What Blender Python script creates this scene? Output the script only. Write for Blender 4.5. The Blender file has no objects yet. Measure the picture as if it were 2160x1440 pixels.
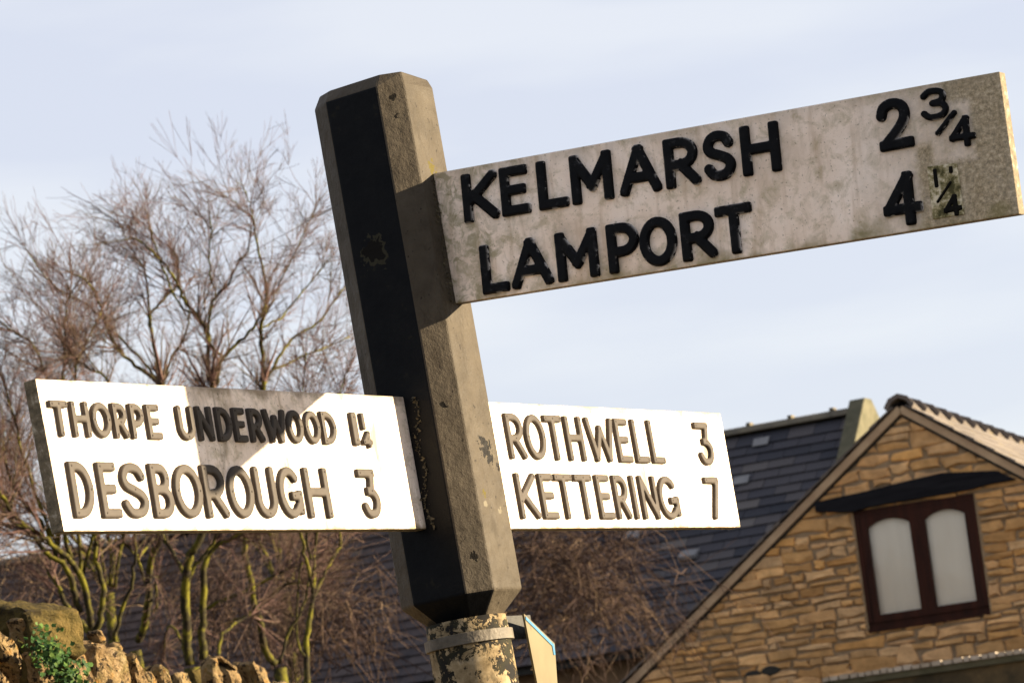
import bpy, math, random
import numpy as np
from mathutils import Vector, Matrix, noise
D2R = math.radians
scene = bpy.context.scene
COL = scene.collection
# ------------------------------------------------------------------ camera
FPX = 8000.0
CP, CR = D2R(8.5), D2R(7.2)
CAM = Vector((0, 0, 1.6))
FW = Vector((0, math.cos(CP), math.sin(CP)))
_u0 = Vector((0, -math.sin(CP), math.cos(CP))); _r0 = Vector((1, 0, 0))
UP = math.cos(CR)*_u0 + math.sin(CR)*_r0
RT = math.cos(CR)*_r0 - math.sin(CR)*_u0
cd = bpy.data.cameras.new('camera'); cam = bpy.data.objects.new('camera', cd); COL.objects.link(cam)
cam.matrix_world = Matrix(((RT.x, UP.x, -FW.x, CAM.x), (RT.y, UP.y, -FW.y, CAM.y), (RT.z, UP.z, -FW.z, CAM.z), (0, 0, 0, 1)))
cd.sensor_width = 36.0; cd.lens = FPX/2160*36; cd.clip_start = 0.1; cd.clip_end = 5000
cd.dof.use_dof = True; cd.dof.focus_distance = 7.0; cd.dof.aperture_fstop = 18
scene.camera = cam
# ------------------------------------------------------------------ sun, sky, exposure
SUN_EL, SUN_AZ = D2R(12.2), D2R(87.8)          # azimuth clockwise from +Y
sd = bpy.data.lights.new('sun', 'SUN'); sd.energy = 3.6; sd.angle = D2R(0.55); sd.color = (1.0, 0.82, 0.56)
sun = bpy.data.objects.new('sun', sd); COL.objects.link(sun)
SDIR = Vector((math.sin(SUN_AZ)*math.cos(SUN_EL), math.cos(SUN_AZ)*math.cos(SUN_EL), math.sin(SUN_EL)))
sun.rotation_euler = SDIR.to_track_quat('Z', 'Y').to_euler()
W = bpy.data.worlds.new('World'); scene.world = W; W.use_nodes = True
wt = W.node_tree; wt.nodes.clear(); wl = wt.links.new
wo = wt.nodes.new('ShaderNodeOutputWorld'); wb = wt.nodes.new('ShaderNodeBackground'); wb.inputs[1].default_value = 0.1
sky = wt.nodes.new('ShaderNodeTexSky'); sky.sky_type = 'NISHITA'; sky.sun_disc = False
sky.sun_elevation = SUN_EL; sky.sun_rotation = SUN_AZ; sky.air_density = 1.0; sky.dust_density = 0.6
tc = wt.nodes.new('ShaderNodeTexCoord'); mp = wt.nodes.new('ShaderNodeMapping'); mp.inputs['Scale'].default_value = (6, 6, 30)
mp.inputs['Rotation'].default_value = (0, D2R(4), 0)
wn = wt.nodes.new('ShaderNodeTexNoise'); wn.inputs['Scale'].default_value = 1.0; wn.inputs['Detail'].default_value = 5; wn.inputs['Roughness'].default_value = 0.45
wr = wt.nodes.new('ShaderNodeValToRGB')
wr.color_ramp.elements[0].position = 0.42; wr.color_ramp.elements[0].color = (0.985, 1.0, 1.15, 1)
wr.color_ramp.elements[1].position = 0.60; wr.color_ramp.elements[1].color = (1.13, 1.13, 1.215, 1)
mx = wt.nodes.new('ShaderNodeMixRGB'); mx.inputs[0].default_value = 0.92
wl(tc.outputs['Generated'], mp.inputs[0]); wl(mp.outputs[0], wn.inputs['Vector']); wl(wn.outputs[0], wr.inputs[0])
wl(sky.outputs[0], mx.inputs[1]); wl(wr.outputs[0], mx.inputs[2]); wl(mx.outputs[0], wb.inputs[0]); wl(wb.outputs[0], wo.inputs[0])
scene.view_settings.view_transform = 'Standard'; scene.view_settings.look = 'None'
scene.view_settings.exposure = 2.75; scene.view_settings.gamma = 1.0; scene.view_settings.use_curve_mapping = False
scene.render.engine = 'CYCLES'

# ------------------------------------------------------------------ helpers
def ray(x, y): return FW + (x-1080)/FPX*RT + (720-y)/FPX*UP
def on(x, y, P0, n):
    d = ray(x, y); return CAM + d*((P0-CAM).dot(n)/d.dot(n))
def at(x, y, depth): return CAM + ray(x, y)*depth
def frame(o, e1, e2, e3): return Matrix(((e1.x, e2.x, e3.x, o.x), (e1.y, e2.y, e3.y, o.y), (e1.z, e2.z, e3.z, o.z), (0, 0, 0, 1)))
def tag(o, label=None, cat=None, group=None, kind=None):
    if label: o['label'] = label
    if cat: o['category'] = cat
    if group: o['group'] = group
    if kind: o['kind'] = kind
    return o
def place(o, M, parent):
    COL.objects.link(o)
    if parent is None: o.matrix_world = M; o['_M'] = 0; del o['_M']
    else:
        o.parent = parent; o.matrix_local = WM[parent.name].inverted() @ M
    WM[o.name] = M.copy()
WM = {}
def empty(name, M):
    o = bpy.data.objects.new(name, None); o.empty_display_size = 0.2; place(o, M, None); return o
def obj(name, V, Fc, mat, parent=None, M=None, local=False, smooth=False, bevel=0.0, sharp=None):
    M = M if M is not None else (WM[parent.name] if parent is not None else Matrix.Identity(4))
    if not local:
        Mi = M.inverted(); V = [Mi @ Vector(v) for v in V]
    me = bpy.data.meshes.new(name); me.from_pydata([tuple(v) for v in V], [], Fc); me.update()
    me.materials.append(mat)
    if smooth: me.polygons.foreach_set('use_smooth', [True]*len(me.polygons))
    o = bpy.data.objects.new(name, me); place(o, M, parent)
    if bevel:
        b = o.modifiers.new('bevel', 'BEVEL'); b.width = bevel; b.segments = 2; b.limit_method = 'ANGLE'; b.angle_limit = D2R(25)
    return o
def join(parts):
    V, Fc = [], []
    for v, f in parts:
        n = len(V); V += list(v); Fc += [tuple(i+n for i in q) for q in f]
    return V, Fc
def box(o, a, b, c):
    """box with corner o and edge vectors a, b, c (right-handed)"""
    o, a, b, c = Vector(o), Vector(a), Vector(b), Vector(c)
    V = [o, o+a, o+a+b, o+b, o+c, o+a+c, o+a+b+c, o+b+c]
    return V, [(0, 3, 2, 1), (4, 5, 6, 7), (0, 1, 5, 4), (1, 2, 6, 5), (2, 3, 7, 6), (3, 0, 4, 7)]
def prism(poly, ext):
    """closed polygon (counter-clockwise seen from the side ext points away to) swept by ext"""
    n = len(poly); V = [Vector(p) for p in poly] + [Vector(p)+ext for p in poly]
    return V, [tuple(range(n-1, -1, -1)), tuple(range(n, 2*n))] + [(i, (i+1) % n, (i+1) % n+n, i+n) for i in range(n)]
def tube(pts, rad, sides=5, cap=True):
    V, Fc = [], []; n = len(pts); pts = [Vector(p) for p in pts]
    t0 = (pts[1]-pts[0]).normalized(); a = t0.orthogonal().normalized()
    for i, p in enumerate(pts):
        t = (pts[min(i+1, n-1)]-pts[max(i-1, 0)]).normalized()
        a = (a - t*a.dot(t)); a = a.normalized() if a.length > 1e-6 else t.orthogonal().normalized()
        b = t.cross(a); r = rad[i] if hasattr(rad, '__len__') else rad
        for k in range(sides):
            w = 2*math.pi*k/sides; V.append(p+a*(r*math.cos(w))+b*(r*math.sin(w)))
    for i in range(n-1):
        for k in range(sides):
            k2 = (k+1) % sides; Fc.append((i*sides+k, i*sides+k2, (i+1)*sides+k2, (i+1)*sides+k))
    if cap:
        Fc.append(tuple(range(sides-1, -1, -1))); Fc.append(tuple((n-1)*sides+k for k in range(sides)))
    return V, Fc
# ---- node materials
class NM:
    def __init__(s, name):
        s.m = bpy.data.materials.new(name); s.m.use_nodes = True; s.t = s.m.node_tree
        s.b = s.t.nodes['Principled BSDF']; s.co = s.t.nodes.new('ShaderNodeTexCoord')
        s.vec = s.co.outputs['Object']
    def n(s, ty, **kw):
        q = s.t.nodes.new(ty)
        for k, v in kw.items(): setattr(q, k, v)
        return q
    def l(s, a, b): s.t.links.new(a, b)
    def noise(s, scale, detail=4, rough=0.55, stretch=None, vec=None, dist=0.0):
        q = s.n('ShaderNodeTexNoise'); q.inputs['Scale'].default_value = scale; q.inputs['Detail'].default_value = detail
        q.inputs['Roughness'].default_value = rough; q.inputs['Distortion'].default_value = dist
        v = vec or s.vec
        if stretch:
            m = s.n('ShaderNodeMapping'); m.inputs['Scale'].default_value = stretch; s.l(v, m.inputs[0]); v = m.outputs[0]
        s.l(v, q.inputs['Vector']); return q.outputs[0]
    def ramp(s, f, stops):
        r = s.n('ShaderNodeValToRGB'); e = r.color_ramp.elements
        while len(e) < len(stops): e.new(0.5)
        for i, (p, c) in enumerate(stops):
            e[i].position = p
            if not hasattr(c, '__len__'): c = (c, c, c)
            e[i].color = (c[0], c[1], c[2], 1)
        s.l(f, r.inputs[0]); return r.outputs[0]
    def mix(s, f, a, b, mode='MIX'):
        q = s.n('ShaderNodeMixRGB', blend_type=mode)
        for i, v in enumerate((f, a, b)):
            if hasattr(v, 'is_output'): s.l(v, q.inputs[i])
            elif i == 0: q.inputs[0].default_value = v
            else: q.inputs[i].default_value = (v[0], v[1], v[2], 1)
        return q.outputs[0]
    def math(s, op, a, b=0.0, c=None, clamp=False):
        q = s.n('ShaderNodeMath', operation=op); q.use_clamp = clamp
        for i, v in enumerate((a, b) if c is None else (a, b, c)):
            if hasattr(v, 'is_output'): s.l(v, q.inputs[i])
            else: q.inputs[i].default_value = v
        return q.outputs[0]
    def xyz(s):
        q = s.n('ShaderNodeSeparateXYZ'); s.l(s.vec, q.inputs[0]); return q.outputs
    def col(s, c):
        if hasattr(c, 'is_output'): s.l(c, s.b.inputs['Base Color'])
        else: s.b.inputs['Base Color'].default_value = (c[0], c[1], c[2], 1)
    def rough(s, r):
        if hasattr(r, 'is_output'): s.l(r, s.b.inputs['Roughness'])
        else: s.b.inputs['Roughness'].default_value = r
    def bump(s, h, strength=0.5, dist=0.01):
        q = s.n('ShaderNodeBump'); q.inputs['Strength'].default_value = strength; q.inputs['Distance'].default_value = dist
        s.l(h, q.inputs['Height']); s.l(q.outputs[0], s.b.inputs['Normal'])
    def spec(s, v): s.b.inputs['Specular IOR Level'].default_value = v
    def island(s): return s.n('ShaderNodeNewGeometry').outputs['Random Per Island']
    def spot(s, c, r, wob=0.35, nscale=60.0):
        """1 inside a ragged blob of radius r round point c (object coordinates)"""
        d = s.n('ShaderNodeVectorMath', operation='DISTANCE'); s.l(s.vec, d.inputs[0]); d.inputs[1].default_value = c
        nz = s.noise(nscale, 3, 0.6)
        v = s.math('ADD', d.outputs['Value'], s.math('MULTIPLY', s.math('SUBTRACT', nz, 0.5), r*wob*6))
        return s.math('LESS_THAN', v, r)

# ------------------------------------------------------------------ materials
def simple(name, c1, c2, scale, rough=0.8, bump=0.3, bd=0.01, stretch=None, spec=0.4):
    m = NM(name); nz = m.noise(scale, 5, 0.6, stretch); m.col(m.ramp(nz, [(0.3, c1), (0.7, c2)])); m.rough(rough); m.spec(spec)
    if bump: m.bump(m.noise(scale*3, 4, 0.6, stretch), bump, bd)
    return m.m
# worn black gloss paint over concrete, sunlit tan put into the colour
m = NM('black_paint')
nz = m.noise(18, 6, 0.65); fine = m.noise(240, 3, 0.7)
c = m.ramp(nz, [(0.25, (0.041, 0.034, 0.0255)), (0.55, (0.060, 0.050, 0.0375)), (0.8, (0.075, 0.063, 0.047))])
blotch = m.ramp(m.noise(9, 8, 0.7, (1, 1, 0.6), dist=0.6), [(0.62, 0.0), (0.70, 1.0)])
c = m.mix(m.math('MULTIPLY', blotch, 0.5), c, (0.0495, 0.0449, 0.0251))
speck = m.ramp(m.noise(95, 2, 0.5), [(0.69, 0.0), (0.73, 1.0)])
c = m.mix(speck, c, (0.022, 0.018, 0.014))
c = m.mix(m.math('MULTIPLY', m.ramp(m.noise(30, 5, 0.75, (1, 1, 0.3), dist=0.4), [(0.55, 0), (0.64, 1)]), 0.5), c, (0.030, 0.024, 0.017))
SP_BLACK = m; SP_BLACK_C = c
# white cast metal sign paint
def white_paint(name, tipx=None, span=1.2):
    m = NM(name)
    big = m.noise(5.5, 6, 0.65, dist=0.4); mid = m.noise(26, 5, 0.7, dist=0.5); str_ = m.noise(40, 4, 0.6, (1.0, 0.12, 1))
    c = m.ramp(big, [(0.32, (0.56, 0.45, 0.35)), (0.5, (0.78, 0.66, 0.56)), (0.7, (0.86, 0.76, 0.68))])
    c = m.mix(m.math('MULTIPLY', m.ramp(mid, [(0.50, 0), (0.66, 1)]), 0.6), c, (0.34, 0.29, 0.17))
    c = m.mix(m.math('MULTIPLY', m.ramp(str_, [(0.52, 0), (0.68, 1)]), 0.5), c, (0.42, 0.31, 0.20))
    speck = m.ramp(m.noise(150, 3, 0.6), [(0.62, 0), (0.68, 1)])
    c = m.mix(m.math('MULTIPLY', speck, 0.6), c, (0.16, 0.13, 0.08))
    if tipx is not None:
        x = m.xyz()
        e = m.math('SUBTRACT', x[0], tipx); e = m.math('MULTIPLY', e, 6.0)
        e = m.math('ADD', e, m.math('MULTIPLY', m.math('SUBTRACT', m.noise(14, 5, 0.65), 0.5), 1.8), clamp=True)
        grit = m.ramp(m.noise(120, 4, 0.75), [(0.35, (0.10, 0.080, 0.035)), (0.5, (0.25, 0.20, 0.11)), (0.68, (0.52, 0.43, 0.30))])
        def zone(cx, cy, hx, hy):
            dx = m.math('SUBTRACT', m.math('ABSOLUTE', m.math('SUBTRACT', x[0], cx)), hx); dy = m.math('SUBTRACT', m.math('ABSOLUTE', m.math('SUBTRACT', x[1], cy)), hy)
            d_ = m.math('MAXIMUM', dx, dy); d_ = m.math('ADD', d_, m.math('MULTIPLY', m.math('SUBTRACT', m.noise(45, 4, 0.65), 0.5), 0.02))
            return m.math('SUBTRACT', 1.0, m.math('MULTIPLY', d_, 75.0), clamp=True)
        cl = m.math('MAXIMUM', zone(0.352, -0.01, 0.046, 0.125), m.math('MAXIMUM', zone(0.425, 0.075, 0.034, 0.045), zone(0.475, 0.035, 0.032, 0.045)))
        e = m.math('MULTIPLY', e, m.math('SUBTRACT', 1.0, m.math('MULTIPLY', cl, 0.6)))
        c = m.mix(m.math('MULTIPLY', cl, 0.22), c, (0.78, 0.70, 0.64))
        c = m.mix(m.math('MULTIPLY', e, 0.85), c, grit)
        l_ = m.math('ADD', m.math('MULTIPLY', m.math('ADD', x[0], 0.55), 4.0), m.math('MULTIPLY', m.math('SUBTRACT', m.noise(16, 5, 0.7), 0.5), 3.0))
        l_ = m.math('SUBTRACT', 0.9, l_, clamp=True)
        c = m.mix(m.math('MULTIPLY', l_, m.ramp(m.noise(34, 4, 0.7, dist=0.8), [(0.45, 0), (0.58, 0.75)])), c, (0.22, 0.20, 0.10))
        # grime creeping in from the lower edge and the inner end
        low = m.math('ADD', m.math('MULTIPLY', m.math('ADD', x[1], 0.1265), 22.0), m.math('MULTIPLY', m.math('SUBTRACT', m.noise(11, 4, 0.6), 0.5), 4.5))
        low = m.math('SUBTRACT', 0.55, low, clamp=True)
        c = m.mix(m.math('MULTIPLY', low, 0.75), c, (0.15, 0.13, 0.035))
        top = m.math('ADD', m.math('MULTIPLY', m.math('SUBTRACT', 0.1265, x[1]), 26.0), m.math('MULTIPLY', m.math('SUBTRACT', m.noise(9, 4, 0.6), 0.5), 3.5))
        top = m.math('SUBTRACT', 0.6, top, clamp=True)
        c = m.mix(m.math('MULTIPLY', top, 0.45), c, (0.25, 0.2, 0.13))
    else:
        top = m.xyz()
        t2 = m.math('ADD', m.math('MULTIPLY', m.math('SUBTRACT', 0.1255, top[1]), 60.0), m.math('MULTIPLY', m.math('SUBTRACT', m.noise(14, 4, 0.6), 0.5), 5))
        t2 = m.math('SUBTRACT', 0.8, t2, clamp=True)
        c = m.mix(m.math('MULTIPLY', t2, 0.7), c, (0.10, 0.065, 0.025))
        run = m.ramp(m.noise(13, 5, 0.65, (1.0, 0.22, 1), dist=0.5), [(0.56, 0), (0.70, 1)]); c = m.mix(m.math('MULTIPLY', run, 0.9), c, (0.13, 0.105, 0.065))
        soft = m.ramp(m.noise(7, 6, 0.72, dist=0.7), [(0.50, 0), (0.68, 1)]); c = m.mix(m.math('MULTIPLY', soft, 0.22), c, (0.19, 0.155, 0.105))
        fin = m.ramp(m.noise(30, 5, 0.75, dist=0.4), [(0.56, 0), (0.68, 1)]); c = m.mix(m.math('MULTIPLY', fin, 0.4), c, (0.15, 0.12, 0.08))
        bt = m.math('ADD', m.math('MULTIPLY', m.math('ADD', top[1], 0.1255), 70.0), m.math('MULTIPLY', m.math('SUBTRACT', m.noise(17, 4, 0.6), 0.5), 5)); bt = m.math('SUBTRACT', 0.7, bt, clamp=True)
        c = m.mix(m.math('MULTIPLY', bt, 0.8), c, (0.13, 0.095, 0.04))
        pk = m.ramp(m.noise(75, 3, 0.7), [(0.65, 0), (0.70, 1)]); c = m.mix(m.math('MULTIPLY', pk, 0.8), c, (0.07, 0.05, 0.025))
    m.col(c); m.rough(0.55); m.spec(0.3)
    m.bump(m.noise(70, 5, 0.7), 0.28, 0.003)
    return m.m
M_WHITE_U = white_paint('weathered_white_paint_upper', 0.27)
M_WHITE = white_paint('weathered_white_paint')
m = NM('edge_rust'); m.col(m.ramp(m.noise(60, 5, 0.7), [(0.3, (0.05, 0.040, 0.022)), (0.55, (0.15, 0.115, 0.068)), (0.72, (0.40, 0.35, 0.27))])); m.rough(0.85); m.bump(m.noise(120, 4, 0.7), 0.6, 0.004)
M_EDGE = m.m
m = NM('letter_black'); c = m.ramp(m.noise(60, 4, 0.6), [(0.3, (0.0018, 0.0021, 0.0036)), (0.7, (0.0048, 0.0051, 0.0060))])
chip = m.ramp(m.noise(38, 4, 0.7), [(0.60, 0), (0.66, 1)]); c = m.mix(m.math('MULTIPLY', chip, 0.2), c, (0.06, 0.06, 0.07))
zc = m.xyz()[2]; low = m.ramp(zc, [(0.0050, 1.0), (0.0064, 0.0)]); wn_ = m.ramp(m.noise(28, 4, 0.7), [(0.55, 0), (0.585, 1)])
c = m.mix(m.math('MULTIPLY', m.math('MULTIPLY', low, wn_), 0.85), c, (0.5, 0.48, 0.46))
m.col(c); m.rough(0.32); m.spec(0.06); m.bump(m.noise(90, 3, 0.6), 0.25, 0.003); M_LET_U = m.m
m = NM('letter_sunlit_black'); c = m.ramp(m.noise(45, 4, 0.6), [(0.3, (0.0447, 0.0380, 0.0322)), (0.7, (0.0614, 0.0515, 0.0432))]); m.col(c); m.rough(0.6); m.spec(0.1)  # black lettering with the sun's tan glint put into the base colour
m.bump(m.noise(110, 3, 0.6), 0.2, 0.003); M_LET_L = m.m
M_PIN = simple('rusty_pin', (0.008, 0.005, 0.003), (0.03, 0.018, 0.01), 50, 0.8, 0)
# peeling paint on the pole
m = NM('peeling_paint')
big = m.noise(13, 5, 0.66, (1, 1, 0.75), dist=0.8); fine = m.noise(55, 5, 0.75)
f = m.math('ADD', m.math('MULTIPLY', big, 0.7), m.math('MULTIPLY', fine, 0.3))
mask = m.ramp(f, [(0.475, 0), (0.485, 1)])
ck = m.ramp(m.noise(34, 5, 0.75, dist=1.0), [(0.46, 0), (0.49, 1)])
mask = m.math('MULTIPLY', mask, m.math('MAXIMUM', ck, m.ramp(m.noise(7, 2, 0.5), [(0.44, 0), (0.50, 1)])))
paint = m.ramp(m.noise(32, 5, 0.7), [(0.3, (0.085, 0.060, 0.030)), (0.5, (0.20, 0.150, 0.085)), (0.72, (0.34, 0.27, 0.17))])
under = m.ramp(m.noise(20, 4, 0.6), [(0.4, (0.012, 0.011, 0.010)), (0.7, (0.03, 0.028, 0.014))])
m.col(m.mix(mask, under, paint)); m.rough(0.8); m.spec(0.08); m.bump(m.math('ADD', mask, m.math('MULTIPLY', fine, 0.25)), 0.8, 0.004); M_POLE = m.m
M_BAND = simple('grey_band_metal', (0.035, 0.029, 0.02), (0.12, 0.10, 0.075), 22, 0.7)
M_DARK = simple('dark_iron', (0.008, 0.007, 0.006), (0.02, 0.018, 0.012), 30, 0.7)
M_MORTAR = simple('crumbling_mortar', (0.025, 0.02, 0.012), (0.12, 0.10, 0.06), 60, 0.95)
m = NM('cream_plate'); c = m.ramp(m.noise(7, 4, 0.6), [(0.3, (0.075, 0.056, 0.019)), (0.7, (0.115, 0.09, 0.038))]); sp = m.ramp(m.noise(38, 3, 0.6, (1, 1, 0.5)), [(0.62, 0), (0.68, 1)])
m.col(m.mix(sp, c, (0.05, 0.04, 0.018))); m.rough(0.6); M_CREAM = m.m
M_BLUE = simple('blue_paint', (0.02, 0.10, 0.2), (0.03, 0.15, 0.26), 20, 0.5)
# bark
m = NM('mossy_bark'); c = m.ramp(m.noise(9, 6, 0.7, dist=0.5), [(0.38, (0.014, 0.011, 0.007)), (0.47, (0.0279, 0.0236, 0.0087)), (0.56, (0.0806, 0.0732, 0.0074)), (0.72, (0.1116, 0.1023, 0.0099))]); m.col(c); m.rough(0.95); m.spec(0.15)
m.bump(m.noise(30, 4, 0.7), 0.5, 0.01); M_BARK = m.m
m = NM('twig_bark'); isl = m.island(); c = m.ramp(isl, [(0.0, (0.055, 0.030, 0.027)), (0.5, (0.105, 0.062, 0.053)), (0.85, (0.0700, 0.0560, 0.0315)), (1.0, (0.0630, 0.0378, 0.0336))]); m.col(c); m.rough(0.9); m.spec(0.15); M_TWIG = m.m
m = NM('dry_stem'); isl = m.island(); c = m.ramp(isl, [(0.0, (0.0210, 0.0126, 0.0112)), (0.5, (0.0406, 0.0238, 0.0196)), (0.88, (0.0630, 0.0406, 0.0294)), (1.0, (0.1540, 0.1050, 0.0630))]); m.col(c); m.rough(0.9); m.spec(0.15); M_DRY = m.m
# stones
m = NM('gable_stone'); isl = m.island()
c = m.ramp(isl, [(0.0, (0.20, 0.125, 0.055)), (0.2, (0.29, 0.19, 0.088)), (0.4, (0.24, 0.165, 0.085)), (0.55, (0.34, 0.225, 0.115)), (0.7, (0.27, 0.20, 0.12)), (0.82, (0.38, 0.27, 0.15)), (0.90, (0.40, 0.25, 0.10)), (0.96, (0.20, 0.12, 0.05)), (1.0, (0.34, 0.24, 0.14))])
c = m.mix(0.55, c, m.ramp(m.noise(9, 5, 0.65), [(0.3, (0.35, 0.33, 0.3)), (0.7, (1.25, 1.2, 1.1))]), 'MULTIPLY'); c = m.mix(0.55, c, (2.75, 2.38, 2.08), 'MULTIPLY')
m.col(c); m.rough(0.95); m.spec(0.15); m.bump(m.noise(22, 5, 0.7), 0.7, 0.02); M_STONE = m.m
M_JOINT = simple('lime_mortar', (0.18, 0.125, 0.07), (0.30, 0.215, 0.13), 8, 0.95, 0.4, 0.01)
M_BARNWALL = simple('brown_rubble_render', (0.12, 0.07, 0.035), (0.21, 0.13, 0.07), 6, 0.95, 0.4, 0.01)
m = NM('slate'); isl = m.island(); c = m.ramp(isl, [(0.0, (0.030, 0.032, 0.040)), (0.5, (0.050, 0.049, 0.057)), (0.93, (0.074, 0.068, 0.070)), (1.0, (0.11, 0.10, 0.095))])
x = m.xyz(); f = m.math('MULTIPLY', m.math('ADD', x[0], 7.2), 0.16, clamp=True); f = m.math('SUBTRACT', 1.0, f, clamp=True)
f = m.math('ADD', f, m.math('MULTIPLY', m.math('SUBTRACT', m.noise(0.9, 4, 0.6), 0.5), 0.5), clamp=True)
c = m.mix(f, c, m.ramp(m.noise(5, 5, 0.7), [(0.3, (0.030, 0.024, 0.024)), (0.7, (0.090, 0.064, 0.054))]))
m.col(c); m.rough(0.8); m.spec(0.1); m.bump(m.noise(14, 4, 0.7), 0.3, 0.01); M_SLATE = m.m
M_LIGHTSLATE = simple('pale_slate', (0.11, 0.11, 0.115), (0.17, 0.17, 0.17), 8, 0.6)
M_MOSSRIDGE = simple('mossy_ridge_tile', (0.07, 0.06, 0.045), (0.14, 0.12, 0.08), 6, 0.9)
M_MOSSSTONE = simple('mossy_coping_stone', (0.05, 0.048, 0.025), (0.10, 0.09, 0.055), 7, 0.95)
M_VERGE = simple('verge_mortar', (0.30, 0.20, 0.12), (0.44, 0.32, 0.20), 5, 0.9)
m = NM('pale_stone_slate'); isl = m.island(); c = m.ramp(isl, [(0, (0.0648, 0.0518, 0.0432)), (0.5, (0.1008, 0.0828, 0.0720)), (1, (0.1368, 0.1152, 0.0972))]); yl = m.ramp(m.noise(5, 4, 0.6), [(0.6, 0), (0.7, 1)])
m.col(m.mix(m.math('MULTIPLY', yl, 0.6), c, (0.16, 0.12, 0.03))); m.rough(0.9); M_PSLATE = m.m
M_BLACKWOOD = simple('black_timber', (0.003, 0.003, 0.005), (0.012, 0.012, 0.015), 9, 0.6, 0.6, 0.01, (0.3, 1, 3), spec=0.08)
M_REDWOOD = simple('stained_red_brown_wood', (0.014, 0.004, 0.002), (0.042, 0.011, 0.005), 14, 0.5, 0.2, 0.004, (1, 1, 0.15), spec=0.12)
m = NM('cream_blind'); c = m.ramp(m.noise(3, 3, 0.5, (1, 1, 0.2)), [(0.3, (0.86, 0.78, 0.64)), (0.7, (0.90, 0.84, 0.71))]); m.col(c); m.rough(0.9); m.spec(0.1); M_BLIND = m.m
m = NM('window_glass'); t = m.t
tr = m.n('ShaderNodeBsdfTransparent'); gl = m.n('ShaderNodeBsdfGlossy'); gl.inputs['Roughness'].default_value = 0.03
fr = m.n('ShaderNodeFresnel'); fr.inputs[0].default_value = 1.45; ms = m.n('ShaderNodeMixShader')
m.l(fr.outputs[0], ms.inputs[0]); m.l(tr.outputs[0], ms.inputs[1]); m.l(gl.outputs[0], ms.inputs[2]); m.l(ms.outputs[0], t.nodes['Material Output'].inputs[0]); M_GLASS = m.m
m = NM('coping_stone'); nz = m.noise(13, 7, 0.78, dist=0.4); c = m.ramp(nz, [(0.33, (0.03, 0.019, 0.009)), (0.44, (0.1350, 0.0863, 0.0375)), (0.58, (0.2700, 0.1875, 0.0975)), (0.72, (0.3750, 0.3000, 0.2025))])
moss = m.ramp(m.noise(11, 5, 0.7, dist=0.5), [(0.50, 0), (0.62, 1)]); c = m.mix(m.math('MULTIPLY', moss, 0.6), c, (0.06, 0.052, 0.010))
lich = m.ramp(m.noise(8, 3, 0.6), [(0.62, 0), (0.68, 1)]); c = m.mix(m.math('MULTIPLY', lich, 0.7), c, (0.32, 0.15, 0.02))
pit = m.ramp(m.noise(40, 4, 0.7), [(0.40, 1), (0.46, 0)]); c = m.mix(pit, c, (0.02, 0.014, 0.008))
m.col(c); m.rough(0.95); m.spec(0.15); m.bump(m.noise(26, 6, 0.75), 0.9, 0.03); M_COPE = m.m
m = NM('ivy_leaf'); isl = m.island(); m.col(m.ramp(isl, [(0, (0.0066, 0.0220, 0.0044)), (0.6, (0.0165, 0.0468, 0.0077)), (1, (0.0550, 0.0935, 0.0165))])); m.rough(0.6); m.spec(0.1); M_IVY = m.m
m = NM('mossy_shaded_stone'); nz = m.noise(12, 7, 0.75); c = m.ramp(nz, [(0.34, (0.0136, 0.0102, 0.0068)), (0.5, (0.0680, 0.0510, 0.0153)), (0.66, (0.1275, 0.0884, 0.0306))]); m.col(c); m.rough(0.95); m.spec(0.1); m.bump(m.noise(26, 6, 0.75), 0.9, 0.03); M_MOSSY_SHADED = m.m  # olive moss, plus the shade of left-facing slabs darkened into the colour
M_GRASS = simple('rough_grass', (0.060, 0.046, 0.022), (0.11, 0.085, 0.042), 2, 0.95)
M_ASPHALT = simple('asphalt', (0.04, 0.04, 0.042), (0.06, 0.06, 0.06), 30, 0.9)
M_SOIL = simple('bank_soil', (0.03, 0.022, 0.012), (0.06, 0.05, 0.02), 3, 0.95)

# ------------------------------------------------------------------ setting
def structure(name, V, Fc, mat):
    o = obj(name, V, Fc, mat); o['kind'] = 'structure'; return o
structure('ground', [(-900, -900, 0), (900, -900, 0), (900, 1800, 0), (-900, 1800, 0)], [(0, 1, 2, 3)], M_GRASS)
structure('road', [(-900, -3, 0.004), (900, -3, 0.004), (900, 5.2, 0.004), (-900, 5.2, 0.004)], [(0, 1, 2, 3)], M_ASPHALT)

# ================================================================== SIGNPOST
LEAN = D2R(3.0)
A = Vector((-math.sin(LEAN), 0, math.cos(LEAN)))
PX = Vector((math.cos(D2R(30)), -math.sin(D2R(30)), 0)); PX = (PX - A*PX.dot(A)).normalized(); PY = A.cross(PX)
O = Vector((-0.1707, 7.1325, 2.6706))
base = O - A*(O.z/A.z)
E_post = empty('signpost', frame(base, PX, PY, A))
tag(E_post, 'tall leaning black signpost with three white place name arms and a peeling pole', 'signpost')
MP = frame(O, PX, PY, A)                       # frame of the block, origin at its middle
bw, q, rw = 0.1151, 0.0403, 0.1014
x3, y3 = bw/2, -0.098
cs = [(-bw/2, y3), (x3, y3), (x3+q, y3+q), (x3+q, y3+q+rw), (x3+q-0.04, y3+q+rw+0.04), (-bw/2-0.01, y3+q+rw+0.04), (-bw/2-0.049, y3+q+rw), (-bw/2-0.049, y3+0.033)]
cxm = sum(p[0] for p in cs)/8; cym = sum(p[1] for p in cs)/8
def ring(z, ins):
    out = []
    for x, y in cs:
        d = Vector((x-cxm, y-cym)); k = max(0.0, 1-ins/d.length); out.append(Vector((cxm+d.x*k, cym+d.y*k, z)))
    return out
zt = [p for p in [(-0.522, 0.042), (-0.478, 0.0), (0.49, 0.0), (0.516, 0.026)]]
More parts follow.
